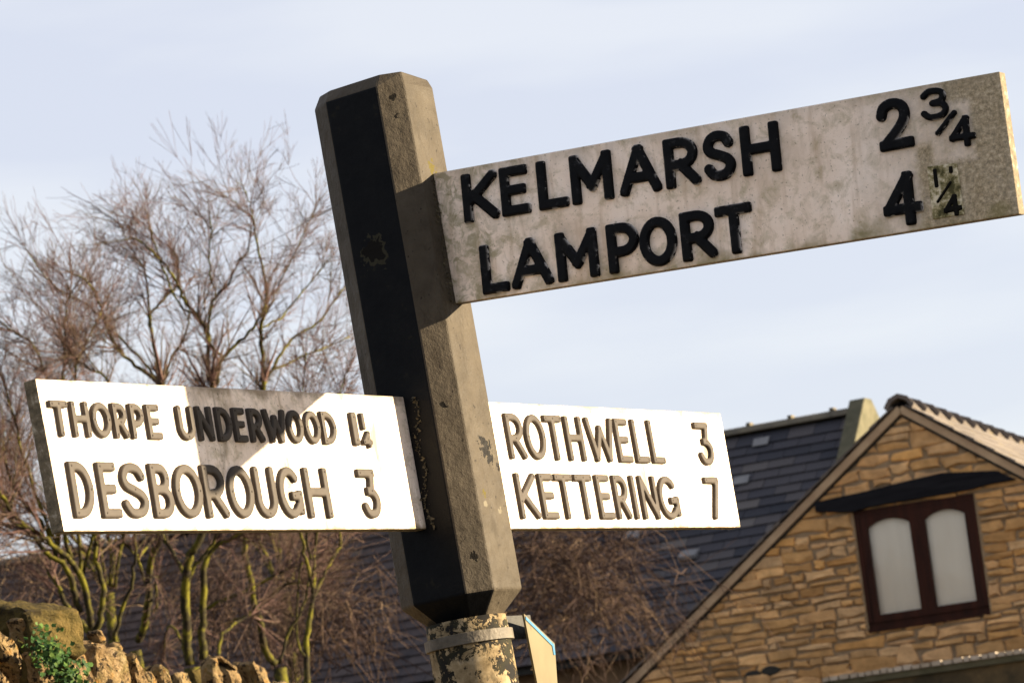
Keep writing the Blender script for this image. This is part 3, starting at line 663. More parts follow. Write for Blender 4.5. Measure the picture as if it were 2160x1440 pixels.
# verge strip and roof
def slopebox(side, x_in0, s0, s1, t0, t1, y0, y1):
    """box on a roof slope: s along the slope from the ridge, t across its thickness, y in depth"""
    ax = Vector((side*math.cos(PIT), 0, -math.sin(PIT))); nn = Vector((side*math.sin(PIT), 0, math.cos(PIT)))
    o = ax*s0+nn*t0+Vector((0, y0, 0)); a = ax*(s1-s0); b = Vector((0, y1-y0, 0)); c = nn*(t1-t0)
    V, Fc = box(o, a, b, c)
    return V, (Fc if side > 0 else [f[::-1] for f in Fc])
SLN = HW/math.cos(PIT)+0.25
verge = []
for sd_ in (-1, 1): verge.append(slopebox(sd_, 0, 0.02, SLN, -0.052, 0.008, -0.05, 0.12))
obj('verge', *join(verge), M_VERGE, E_house, MH, local=True)
under = [slopebox(sd_, 0, 0.0, SLN, 0.010, 0.018, -0.035, DEP+0.05) for sd_ in (-1, 1)]
uc = [slopebox(sd_, 0, 0.06, SLN, -0.075, -0.054, -0.022, 0.10) for sd_ in (-1, 1)]
obj('verge_shadow_strip', *join(uc), M_DARK, E_house, MH, local=True)  # dark strip added as the shadow line below the verge
roof = obj('roof', *join(under), M_BLACKWOOD, E_house, MH, local=True)
sl = []
rng = random.Random(3)
s = 0.05
while s < SLN:
    y = -0.075
    while y < DEP:
        w_ = rng.uniform(0.2, 0.34)
        for sd_ in (-1, 1):
            V, Fc = slopebox(sd_, 0, s, s+0.26, 0.020, 0.032, y+0.003, min(y+w_-0.003, DEP+.06))
            nn = Vector((sd_*math.sin(PIT), 0, math.cos(PIT)))
            for k in (1, 2, 5, 6): V[k] = V[k]+nn*0.014
            sl.append((V, Fc))
        y += w_
    s += 0.19
obj('stone_slates', *join(sl), M_PSLATE, roof, MH, local=True)
rt = []
y = -0.07; k = 0
while y < DEP:
    L_ = 0.47
    P0_, P1_ = Vector((0, y, 0.100)), Vector((0, y+L_, 0.026))
    Vv = []; ring_ = []
    for P_, rr in ((P0_, 0.15), (P1_, 0.125)):
        for w in (-1, -0.55, 0, 0.55, 1): Vv.append(P_+Vector((rr*math.sin(w*1.05), 0, rr*(math.cos(w*1.05)-1)*1.35)))
        for w in (1, 0.55, 0, -0.55, -1): Vv.append(P_+Vector((rr*math.sin(w*1.05)*0.8, 0, rr*(math.cos(w*1.05)-1)*1.35-0.035)))
    Ff = [tuple(range(10)), tuple(range(19, 9, -1))]+[(i_, i_+10, (i_+1) % 10+10, (i_+1) % 10) for i_ in range(10)]
    rt.append((Vv, Ff)); y += 0.45
for i_, (Vv, Ff) in enumerate(rt): obj('ridge_tile', Vv, Ff, M_PSLATE, roof, MH, local=True)
# window
E_W = obj('window', *box((wx0+0.004, 0.02, wz0+0.004), (wx1-wx0-0.008, 0, 0), (0, 0.05, 0), (0, 0, 0.05)), M_REDWOOD, E_house, MH, local=True)
tag(E_W, 'red brown timber window with two arched lights')
fw_ = 0.068; ww = wx1-wx0; hh_ = wz1-wz0; mxm = (wx0+wx1)/2+0.01
def vb(x0, x1, z0, z1, y0=0.0, y1=0.07): return box((x0, y0, z0), (x1-x0, 0, 0), (0, y1-y0, 0), (0, 0, z1-z0))
fr_ = [vb(wx0+.003, wx0+0.04, wz0+.054, wz1-.003), vb(wx1-0.04, wx1-.003, wz0+.054, wz1-.003), vb(wx0+.0405, wx1-.0405, wz1-0.045, wz1-.003), vb(wx0-0.0, wx1, wz0-.028, wz0+.003, -0.03, .07)]
obj('frame', *join(fr_), M_REDWOOD, E_W, MH, local=True)
def sash(x0, x1, z0, z1, nm):
    b = 0.058; y0, y1 = 0.004, 0.05; zs_ = z1-0.075-0.03; n = 10
    # outline with an arched head: inner loop / outer loop
    inner = [(x0+b, z0+b), (x1-b, z0+b)]+[(x1-b-(x1-x0-2*b)*k/n, zs_+0.055*math.sin(math.pi*k/n)**0.8) for k in range(n+1)]
    outer = [(x0, z0), (x1, z0)]+[(x1-(x1-x0)*k/n, z1) for k in range(n+1)]
    N_ = len(inner); V = []
    for yy in (y0, y1):
        V += [Vector((p[0], yy, p[1])) for p in outer]+[Vector((p[0], yy, p[1])) for p in inner]
    Ff = []
    for k in range(N_):
        k2 = (k+1) % N_
        Ff += [(k, k2, N_+k2, N_+k), (2*N_+k2, 2*N_+k, 3*N_+k, 3*N_+k2), (N_+k, N_+k2, 3*N_+k2, 3*N_+k), (k2, k, 2*N_+k, 2*N_+k2)]
    obj('sash', V, Ff, M_REDWOOD, E_W, MH, local=True)
    obj('pane', *box((x0+b-.01, 0.036, z0+b-.01), (x1-x0-2*b+.02, 0, 0), (0, 0.004, 0), (0, 0, zs_+.06-z0-b)), M_GLASS, E_W, MH, local=True)
sash(wx0+0.042, mxm-0.006, wz0+0.05, wz1-0.046, 'l'); sash(mxm+0.006, wx1-0.042, wz0+0.05, wz1-0.046, 'r')
obj('post', *vb(mxm-0.0055, mxm+0.0055, wz0+0.05, wz1-0.046, 0.004, 0.07), M_REDWOOD, E_W, MH, local=True)
# blind with soft folds
Vb, Fb = [], []
nb = 60
for i in range(nb+1):
    x = wx0+.03+(ww-.06)*i/nb
    for zz_ in (wz0+.03, wz1-.03): Vb.append(Vector((x, 0.068+0.006*math.sin(i*0.62)+0.005*math.sin(i*0.27+1), zz_)))
for i in range(nb): Fb.append((2*i, 2*i+2, 2*i+3, 2*i+1))
obj('blind', Vb, Fb, M_BLIND, E_W, MH, local=True, smooth=True)
# a simple reveal box behind so the room is dark
# lintel beam
lp = [(1718, 1061), (1722, 1080), (1800, 1080), (1832, 1070), (2052, 1032), (2075, 1024), (2145, 1011), (2118, 1000), (2104, 992), (1985, 997), (1900, 1017), (1825, 1036), (1755, 1051)]
lpts = [hp(*p, 0.03) for p in lp]
V, Fc = prism([Vector((p.x, -0.055, p.z)) for p in lpts], Vector((0, 0.2, 0)))
obj('lintel', V, Fc, M_BLACKWOOD, E_house, MH, local=True, bevel=0.008)
# vent bricks low in the gable
for (x_, y_, sx, sy) in ((1590, 1423, .075, .04), (1627, 1413, .085, .045)):
    c_ = hp(x_, y_); pts = [Vector((c_.x+sx*math.cos(t_), -0.03, c_.z+sy*math.sin(t_))) for t_ in [2*math.pi*k/12 for k in range(12)]]
    obj('dark_stone', *prism(pts, Vector((0, 0.05, 0))), M_BARK if 0 else M_DARK, E_house, MH, local=True, bevel=0.012)
# porch in front with pale notched coping
p0, p1 = hp(1746, 1430, 0.9), hp(2260, 1362, 0.9)
pz = (p0.z+p1.z)/2+0.02
pr_ = [box((p0.x, -0.9, GZ), (p1.x-p0.x, 0, 0), (0, 0.895, 0), (0, 0, pz-0.09-GZ))]
m = NM('dark_mossy_wall'); m.col(m.ramp(m.noise(6, 5, 0.7), [(0.35, (0.028, 0.022, 0.010)), (0.6, (0.085, 0.058, 0.025)), (0.75, (0.13, 0.085, 0.035))])); m.rough(0.95); M_PORCH = m.m
porch = obj('porch', *join(pr_), M_PORCH, E_house, MH, local=True)
M_PALECOP = simple('pale_coping', (0.26, 0.21, 0.15), (0.46, 0.40, 0.33), 6, 0.9)
cop = []; x = p0.x-0.03; rng = random.Random(8)
cop.append(box((p0.x-.03, -0.93, pz-0.085), (p1.x-p0.x+.06, 0, 0), (0, 0.92, 0), (0, 0, 0.05)))
obj('coping_bed', *cop[0], M_MOSSSTONE, porch, MH, local=True)
cc = []
while x < p1.x:
    w_ = rng.uniform(0.05, 0.09); cc.append(box((x, -0.945-rng.uniform(0, .01), pz-0.033), (w_*0.8, 0, 0), (0, 0.93, 0), (0, 0, 0.035+rng.uniform(-.006, .006)))); x += w_
obj('coping', *join(cc), M_PALECOP, porch, MH, local=True)

# ================================================================== SLATE ROOFED BARN
PS2 = D2R(24)
B1 = Vector((math.cos(PS2), -math.sin(PS2), 0)); NB = Vector((-math.sin(PS2), -math.cos(PS2), 0))
RR = at(1802, 872, 38.5)
E_barn = empty('barn', frame(Vector((RR.x, RR.y, 0)), B1, -NB, Z))
tag(E_barn, 'long stone barn with dark slate roof behind the trees and gabled house', 'barn')
MB_ = frame(RR, B1, -NB, Z); MBi = MB_.inverted()
bl = (MBi @ on(-500, 1260, RR, NB)).x
P45 = D2R(45); SL_ = 3.05; BH = -RR.z; hw = SL_*math.cos(P45); be = -SL_*math.sin(P45)
print('barn len', bl, 'ridge z', RR.z, 'eave z', RR.z+be)
V = [Vector((bl, -hw+.25, BH)), Vector((0, -hw+.25, BH)), Vector((0, -hw+.25, be+.1)), Vector((0, 0, -.06)), Vector((0, hw-.25, be+.1)), Vector((0, hw-.25, BH)),
     Vector((bl, -hw+.25, be+.1)), Vector((bl, 0, -.06)), Vector((bl, hw-.25, be+.1)), Vector((bl, hw-.25, BH))]
obj('wall', V, [(0, 1, 2, 6), (1, 5, 4, 3, 2), (5, 9, 8, 4), (9, 0, 6, 7, 8)], M_BARNWALL, E_barn, MB_, local=True)
def bslope(side, s0, s1, t0, t1, x0, x1):
    ax = Vector((0, -side*math.cos(P45), -math.sin(P45))); nn = Vector((0, -side*math.sin(P45), math.cos(P45)))
    V, Fc = box(Vector((x0, 0, 0))+ax*s0+nn*t0, Vector((x1-x0, 0, 0)), -ax*(s0-s1)*1.0, nn*(t1-t0))
    return V, [f[::-1] for f in Fc] if side > 0 else Fc
broof = obj('roof', *join([bslope(1, 0, SL_, -0.06, -0.005, bl, 0), bslope(-1, 0, SL_, -0.06, -0.005, bl, 0)]), M_DARK, E_barn, MB_, local=True)
rng = random.Random(21); sl = []; s = 0.06; row = 0; nn = Vector((0, -math.sin(P45), math.cos(P45)))
while s < SL_-0.02:
    x = bl + (row % 2)*0.14
    while x < -0.02:
        w_ = 0.285
        V, Fc = bslope(1, s, min(s+0.20, SL_+.04), 0.0, 0.012, x+0.003, min(x+w_-0.003, -0.005))
        j = rng.uniform(0, 0.006)
        for k in (3, 2, 6, 7): V[k] = V[k]+nn*(0.022+j)
        sl.append((V, Fc)); x += w_
    s += 0.142; row += 1
obj('slates', *join(sl), M_SLATE, broof, MB_, local=True)
nB2 = (NB*math.sin(P45)+Z*math.cos(P45)).normalized()
def onroof(x, y, up_=0.0): return MBi @ on(x, y, RR+nB2*up_, nB2)
for (x_, y_) in ((1605, 931), (1563, 1012), (1335, 1127), (1278, 1213)):
    c_ = onroof(x_, y_, 0.045); ax = Vector((0, -math.cos(P45), -math.sin(P45)))
    wv = 0.17 if x_ != 1278 else 0.1
    V, Fc = box(c_-Vector((wv/2, 0, 0))-ax*0.06, Vector((wv, 0, 0)), ax*0.12, nn*0.006)
    obj('pale_slate', V, [f[::-1] for f in Fc], M_LIGHTSLATE, broof, MB_, local=True)
x = bl; rts = []
while x < -0.2:
    Vv = []
    for px_, rr in ((x, 0.125), (min(x+0.455, -0.01), 0.125)):
        for w in (-1.15, -0.8, -0.4, 0, 0.4, 0.8, 1.15): Vv.append(Vector((px_, rr*math.sin(w), rr*(math.cos(w)-1)+0.07)))
        for w in (1.15, 0.8, 0.4, 0, -0.4, -0.8, -1.15): Vv.append(Vector((px_, rr*.86*math.sin(w), rr*(math.cos(w)*.86-1)+0.07)))
    Ff = [tuple(range(14)), tuple(range(27, 13, -1))]+[(i_, i_+14, (i_+1) % 14+14, (i_+1) % 14) for i_ in range(14)]
    V2, F2 = box((x-0.02, -0.05, 0.045), (0.045, 0, 0), (0, 0.1, 0), (0, 0, 0.05))
    obj('ridge_tile', *join([(Vv, Ff), (V2, F2)]), M_MOSSRIDGE, broof, MB_, local=True); x += 0.458*2.1/2.1
    if x < bl+0.1: break
# parapet at the right end
ax = Vector((0, -math.cos(P45), -math.sin(P45)))
V, Fc = prism([Vector((0.0, -hw*1.02, be-.05)), Vector((0, -hw*1.02, be+0.20)), Vector((0, -0.1, 0.13)), Vector((0, 0.1, 0.13)), Vector((0, hw*1.02, be+0.20)), Vector((0, hw*1.02, be-.05)), Vector((0, 0, -0.3))][::-1], Vector((0.17, 0, 0)))
obj('parapet', V, [f[::-1] for f in Fc], M_MOSSSTONE, E_barn, MB_, local=True, bevel=0.01)
# roof vent
c_ = onroof(1452, 1182, 0.03)
vn = obj('roof_vent', *box(c_-Vector((0.085, 0.0, 0.03)), Vector((0.17, 0, 0)), Vector((0, 0.2, 0)), Vector((0, 0, 0.035))), M_DARK, broof, MB_, local=True)
obj('hood', *prism([c_+Vector((-0.10, -0.03, 0.005)), c_+Vector((-0.10, -0.05, 0.05)), c_+Vector((-0.10, 0.10, 0.12)), c_+Vector((-0.10, 0.2, 0.08))], Vector((0.20, 0, 0))), M_LIGHTSLATE, vn, MB_, local=True, bevel=0.01)
# dark board standing in for the shadow line under the eaves
obj('eaves_shadow_board', *box((bl, -hw+.02, be-0.09), (-bl, 0, 0), (0, 0.03, 0), (0, 0, 0.06)), M_DARK, broof, MB_, local=True)

# ================================================================== TREES
BANK_Z = 2.0
def grow(out, p, d, L, r, lev, rng, upk=0.25, spread=35, kids=5, minr=0.0009):
    n = max(3, int(L/0.10)) if lev < 2 else max(3, int(L/0.09)); n = min(n, 9); pts = [p]; dirs = [d]; st = L/n
    for i in range(n):
        d = (d+Vector((rng.gauss(0, .11), rng.gauss(0, .11), rng.gauss(0, .08)+upk*0.10))).normalized(); p = p+d*st; pts.append(p); dirs.append(d)
    rr = [max(minr, r*(1-0.82*i/n)) for i in range(n+1)]
    out.append((pts, rr))
    if lev <= 0: return
    for k in range(kids):
        t = rng.uniform(0.18, 0.98); i = min(n-1, int(t*n)); dd = dirs[i]
        ax = dd.orthogonal().normalized(); ax = (Matrix.Rotation(rng.uniform(0, 2*math.pi), 3, dd) @ ax)
        nd = (Matrix.Rotation(D2R(rng.uniform(spread*.5, spread*1.3)), 3, ax) @ dd).normalized()
        grow(out, pts[i], nd, L*rng.uniform(.5, .85)*(1.1-0.4*t), max(minr, rr[i]*0.55), lev-1, rng, upk, spread, kids if lev > 1 else max(2, kids-1), minr)
def tree(label, depth, limbs, seed, dens=1.0, lev=2, Ls=(0.5, 0.95), depth_spread=0.25, base=None, kids=5, spread=32):
    """limbs: list of (points in pixels, start width px, end width px, twig start fraction)"""
    rng = random.Random(seed); px = depth/FPX
    bs = at(base[0], base[1], depth)
    bs0 = Vector((bs.x, bs.y, BANK_Z-0.05))
    E = empty('bare_tree', frame(Vector((bs.x, bs.y, BANK_Z)), Vector((1, 0, 0)), Vector((0, 1, 0)), Z))
    tag(E, label, 'tree', 'bare winter trees behind the dry stone wall')
    T = []; C = []
    T.append(tube([bs0, bs0.lerp(bs, 0.5)+Vector((rng.gauss(0, .02), 0, 0)), bs], [base[2]*px*.62, base[2]*px*.52, base[2]*px*.42], 9))
    for li, (pp, w0, w1, f0) in enumerate(limbs):
        dz = rng.uniform(-depth_spread, depth_spread)
        P = [at(x, y, depth+dz*(i/(len(pp)-1))**1.2) for i, (x, y) in enumerate(cr([p for p in pp], 4))] if 0 else None
        cp = cr(pp, 4); n = len(cp)
        P = [at(x, y, depth+dz*(i/(n-1))) + Vector((rng.gauss(0, 1), rng.gauss(0, 1), rng.gauss(0, 1)))*px*1.6 for i, (x, y) in enumerate(cp)]
        R_ = [(w0+(w1-w0)*i/(n-1))*px*0.42*(1+0.16*noise.noise(Vector((i*.9, li*3.1, seed)))) for i in range(n)]
        T.append(tube(P, R_, 7))
        # branches along the limb
        tot = sum((P[i+1]-P[i]).length for i in range(n-1)); cnt = int(max(2, tot*24*dens))
        for k in range(cnt):
            t = f0*.8+(1-f0*.8)*rng.random(); i = min(n-2, int(t*(n-1))); dd = (P[i+1]-P[i]).normalized()
            ax = Matrix.Rotation(rng.uniform(0, 2*math.pi), 3, dd) @ dd.orthogonal().normalized()
            nd = Matrix.Rotation(D2R(rng.uniform(20, 62)), 3, ax) @ dd
            nd = (nd+Vector((0, 0, .12))).normalized()
            grow(C, P[i].lerp(P[i+1], rng.random()), nd, rng.uniform(*Ls)*(1.0-0.30*t)*rng.uniform(.6, 1.1), max(0.0028, R_[i]*0.5), lev-1 if t < .5 and rng.random() < .5 else lev, rng, 0.3, spread, kids)
        grow(C, P[-1], (P[-1]-P[-2]).normalized(), rng.uniform(*Ls)*0.55, R_[-1], 1, rng, 0.3, spread*.8, 4)
    obj('trunk', *join(T), M_BARK, E, smooth=True)
    obj('crown', *join([tube(p, r, 3, False) for p, r in C]), M_TWIG, E)
    return len(C)
nt = 0
rngb = random.Random(55)
def fan(x0, y0, n, hgt, wid, w0, f0=.25):
    out = []
    for k in range(n):
        a = (k+.5)/n*2-1+rngb.gauss(0, .08); h_ = hgt*rngb.uniform(.75, 1.05)*(1-.25*abs(a)); x1 = x0+a*wid; pts = [(x0+a*14, y0)]
        for q_ in (.25, .5, .75, 1.0): pts.append((x0+(x1-x0)*q_**1.1-hgt*.12*q_+rngb.gauss(0, 9), y0-h_*q_+rngb.gauss(0, 9)))
        out.append((pts, w0*rngb.uniform(.7, 1.1), 3, f0))
    return out
nt += tree('hazy reddish bare tree farthest back, seen low between the left and middle trunks', 27.0, fan(230, 1240, 9, 500, 300, 8), 61, .8, 2, (0.35, 0.7), 1.2, (230, 1250, 26), 4, 36)
nt += tree('hazy reddish bare tree farthest back, its twigs low behind the tall slender tree', 28.0, fan(600, 1240, 9, 450, 240, 8), 62, .8, 2, (0.35, 0.7), 1.2, (600, 1250, 26), 4, 36)
nt += tree('hazy reddish bare tree farthest back, cut off by the left edge', 26.0, fan(-30, 1240, 9, 520, 230, 8), 63, .8, 2, (0.35, 0.7), 1.2, (-30, 1250, 26), 4, 36)
# far left clump, half out of the frame
nt += tree('bare mossy tree at the left edge, its stems forking out of the picture', 18.5, [
    ([(194, 1336), (178, 1322), (144, 1283), (117, 1228), (103, 1205)], 20, 9, .7),
    ([(190, 1330), (189, 1294), (172, 1219), (150, 1183), (119, 1155), (80, 1126), (42, 1100), (0, 1040), (-40, 985)], 19, 9, .62),
    ([(196, 1330), (211, 1308), (219, 1247), (205, 1192), (200, 1130), (196, 1060)], 19, 9, .75),
    ([(170, 1290), (155, 1244), (139, 1194), (97, 1164), (69, 1128), (28, 1100), (0, 1064), (-50, 1010)], 17, 8, .62),
    ([(120, 1180), (100, 1120), (69, 1080), (31, 1030), (5, 960), (-10, 900)], 12, 6, .4),
    ([(150, 1183), (130, 1100), (110, 1000), (97, 880), (97, 795), (72, 733), (30, 700), (0, 679)], 12, 4, .45),
    ([(120, 1155), (135, 1000), (132, 880), (134, 759), (139, 661), (150, 600)], 12, 4, .45),
    ([(139, 1194), (90, 1080), (50, 960), (20, 850), (-10, 760)], 10, 4, .4),
    ([(170, 1220), (165, 1000), (159, 798), (180, 730), (215, 660)], 11, 4, .5),
    ([(172, 1219), (230, 1000), (250, 860), (224, 798), (173, 769), (150, 745)], 9, 4, .7),
    ], 1, 1.0, 2, (0.30, 0.62), 0.5, (194, 1340, 40), 4)
nt += tree('slim bare tree whose trunk divides low between the left tree and the thickest one', 20.0, [
    ([(292, 1350), (305, 1310), (311, 1280), (314, 1225), (319, 1178), (336, 1130), (345, 1000), (338, 900), (343, 805)], 21, 13, .75),
    ([(311, 1270), (308, 1228), (294, 1194), (286, 1169), (261, 1142), (245, 1100)], 9, 5, .6),
    ([(292, 1178), (319, 1142), (345, 1120)], 8, 5, .6),
    ([(343, 805), (335, 790), (321, 708), (314, 665), (336, 643), (372, 600), (375, 567), (360, 520)], 12, 4, .35),
    ([(343, 805), (365, 751), (383, 722), (397, 679), (400, 640)], 8, 3, .4),
    ([(343, 815), (325, 802), (285, 769), (253, 744), (231, 701), (217, 657), (202, 625), (180, 589), (140, 570)], 11, 4, .35),
    ([(343, 812), (303, 766), (267, 726), (235, 693), (180, 640), (110, 600), (50, 520)], 8, 3, .4),
    ([(325, 1290), (330, 1240), (328, 1215)], 9, 6, .9),
    ([(321, 708), (312, 640), (309, 580), (280, 530), (255, 480), (220, 450)], 7, 3, .3),
    ], 2, 1.0, 2, (0.30, 0.62), 0.5, (285, 1372, 30), 4)
nt += tree('small crooked bare sapling just right of the leftmost tree', 18.8, [
    ([(242, 1350), (258, 1280), (275, 1239), (280, 1205), (286, 1169), (280, 1110), (260, 1040)], 11, 6, .8),
    ], 9, .5, 1, (0.3, 0.5), 0.3, (242, 1352, 14), 3)
nt += tree('thickest bare tree, its pale green trunk upright in the middle of the group', 19.3, [
    ([(400, 1400), (394, 1340), (392, 1220), (400, 1170), (417, 1147), (440, 1050), (448, 900), (446, 805)], 26, 14, .8),
    ([(392, 1240), (386, 1208), (369, 1175), (344, 1130), (330, 1090)], 13, 9, .8),
    ([(428, 1390), (427, 1330), (429, 1267), (436, 1183), (455, 1155), (494, 1130), (540, 1090)], 22, 8, .8),
    ([(392, 1230), (415, 1190), (440, 1160), (470, 1100)], 12, 7, .9),
    ([(446, 805), (439, 769), (439, 708), (419, 672), (390, 632), (376, 600), (350, 560), (310, 520), (280, 500)], 13, 4, .3),
    ([(439, 740), (442, 668), (455, 625), (480, 600), (502, 553), (524, 531), (530, 480)], 8, 3, .3),
    ([(448, 812), (459, 805), (469, 755), (506, 722), (542, 679), (560, 640)], 13, 5, .35),
    ([(469, 755), (441, 720), (430, 690)], 7, 4, .3),
    ([(419, 672), (380, 640), (340, 560), (328, 510), (312, 480)], 6, 3, .3),
    ([(455, 625), (440, 560), (445, 500), (442, 460)], 5, 3, .2),
    ([(400, 1385), (372, 1330), (352, 1322), (347, 1370)], 7, 5, .9),
    ([(461, 1385), (470, 1335), (500, 1312), (535, 1296)], 9, 7, .9),
    ], 3, 1.05, 2, (0.30, 0.62), 0.6, (405, 1408, 44), 4)
nt += tree('tall slender bare tree nearest the post, reaching highest into the sky', 20.6, [
    ([(583, 1400), (558, 1367), (547, 1308), (536, 1267), (528, 1211), (517, 1169), (520, 1100), (548, 950), (556, 805)], 20, 12, .8),
    ([(556, 805), (553, 751), (551, 697), (560, 643), (558, 582), (542, 517), (534, 462), (529, 425)], 13, 3, .25),
    ([(560, 800), (596, 744), (621, 708), (668, 683), (708, 632), (730, 600)], 9, 3, .3),
    ([(560, 660), (578, 625), (596, 585), (621, 531), (650, 473), (668, 425)], 6, 2.5, .25),
    ([(420, 1290), (470, 1265), (522, 1244), (560, 1222), (605, 1200)], 10, 7, .95),
    ([(470, 1320), (528, 1294), (590, 1240), (640, 1225)], 10, 6, .9),
    ([(555, 690), (600, 660), (650, 600), (700, 540)], 6, 3, .25),
    ([(565, 790), (620, 760), (690, 730), (735, 710)], 7, 3, .3),
    ([(527, 430), (515, 400), (500, 385)], 4, 2, .2),
    ([(534, 462), (500, 430), (470, 415)], 4, 2, .2),
    ], 4, 1.0, 2, (0.30, 0.62), 0.6, (590, 1408, 34), 4)
nt += tree('low bare tree with forked stems right beside the post', 17.6, [
    ([(648, 1440), (645, 1383), (651, 1312), (660, 1265), (662, 1171), (667, 1138), (680, 1080)], 17, 8, .8),
    ([(660, 1262), (674, 1227), (700, 1180), (719, 1142), (705, 1090)], 12, 7, .8),
    ([(662, 1250), (643, 1180), (637, 1131), (625, 1060), (600, 980)], 10, 5, .75),
    ([(590, 1400), (610, 1330), (640, 1280), (655, 1200)], 8, 5, .8),
    ([(643, 1383), (627, 1340), (631, 1200), (650, 1185)], 6, 4, .8),
    ([(667, 1150), (680, 1000), (700, 900), (720, 820), (740, 770)], 6, 3, .5),
    ([(655, 1180), (630, 1000), (640, 880), (640, 800), (650, 740)], 6, 3, .5),
    ], 5, .9, 2, (0.25, 0.45), 0.4, (648, 1440, 24), 4)
print('twigs', nt)

# ---- arching brown scrub in front of the barn roof
def scrub(label, depth, centre, ends, n, seed, rad=0.0028, name='bramble_bush'):
    rng = random.Random(seed); C0 = at(*centre, depth)
    E = empty(name, frame(Vector((C0.x, C0.y, BANK_Z)), Vector((1, 0, 0)), Vector((0, 1, 0)), Z)); tag(E, label, 'bush', 'leafless brown scrub below the arms')
    C = []
    for k in range(n):
        a, b, sag = rng.choice(ends); px = depth/FPX
        x0, y0 = centre[0]+rng.gauss(0, a[2]), centre[1]+rng.gauss(0, a[3]); x0 += a[0]; y0 += a[1]
        x1, y1 = b[0]+rng.gauss(0, b[2]), b[1]+rng.gauss(0, b[3]); d0, d1 = depth+rng.uniform(-.8, .8), depth+rng.uniform(-1.2, 1.2)
        p0_, p1_ = at(x0, y0, d0), at(x1, y1, d1); L = (p1_-p0_).length; m_ = 8; pts = []
        ph = rng.uniform(0, 6)
        for i in range(m_+1):
            t = i/m_; p = p0_.lerp(p1_, t)+Vector((0, 0, 4*t*(1-t)*sag*rng.uniform(.7, 1.1)*L*0.25)); p += Vector((rng.gauss(0, 1), rng.gauss(0, 1), rng.gauss(0, 1)))*L*0.018
            pts.append(p)
        r0 = rad*rng.uniform(.7, 1.7); C.append((pts, [r0*(1-.6*i/m_) for i in range(m_+1)]))
        for q_ in range(rng.randint(2, 5)):
            i = rng.randint(1, m_-1); d = (pts[i+1]-pts[i]).normalized(); nd = (d+Vector((rng.gauss(0, .6), rng.gauss(0, .6), rng.gauss(0, .5)))).normalized()
            grow(C, pts[i], nd, L*rng.uniform(.12, .3), r0*.6, 0, rng, -0.3, 30, 0, 0.0014)
    obj('stems', *join([tube(p, r, 3, False) for p, r in C]), M_DRY, E)
scrub('dense reddish brown twigs drooping over the slate roof right of the post', 27, (1090, 1190), [((0, 0, 90, 80), (1180, 1180, 80, 70), 1.0), ((20, -30, 60, 60), (1290, 1240, 70, 70), .7), ((60, 60, 90, 70), (1360, 1370, 90, 50), 1.0), ((90, 110, 110, 60), (1300, 1330, 110, 50), 1.3), ((-20, 100, 80, 70), (1150, 1340, 90, 80), .5), ((160, 60, 120, 90), (1250, 1200, 110, 90), .4)], 360, 31, 0.0034)
scrub('sparse pale twigs arching in front of the roof vent', 26.5, (1290, 1180), [((0, 0, 14, 14), (1400, 1180, 40, 14), 1.2), ((80, 160, 30, 30), (1460, 1330, 30, 40), .6)], 34, 32)
scrub('tangled pale brown stems in front of the dark roof left of the post', 22, (640, 1330), [((0, 0, 70, 60), (740, 1230, 80, 60), .8), ((0, 60, 90, 40), (650, 1200, 90, 60), .4), ((60, 60, 70, 40), (800, 1360, 60, 60), 1.0), ((-40, 80, 60, 30), (560, 1250, 70, 70), .4), ((0, 90, 120, 30), (620, 1180, 140, 60), .2)], 210, 33, 0.0026)
scrub('thin upright tangle of stems crossing the trunks at the left', 21, (300, 1300), [((-150, 0, 80, 60), (150, 1200, 100, 60), .5), ((120, 60, 60, 30), (440, 1240, 60, 60), .5), ((160, 70, 40, 20), (470, 1200, 50, 60), .3), ((-200, -20, 60, 40), (60, 1180, 80, 30), .5)], 190, 34, 0.0022)

# ================================================================== DRY STONE WALL
W0, W1 = at(-160, 1500, 8.6), at(760, 1500, 12.6)
wd = Vector((W1.x-W0.x, W1.y-W0.y, 0)).normalized(); wn = Vector((wd.y, -wd.x, 0))      # along / towards camera
Wb = Vector((W0.x, W0.y, 0)) - wd*0.6
E_wall = empty('dry_stone_wall', frame(Wb, wd, -wn, Z)); tag(E_wall, 'mossy dry stone wall with leaning upright coping stones at lower left', 'wall')
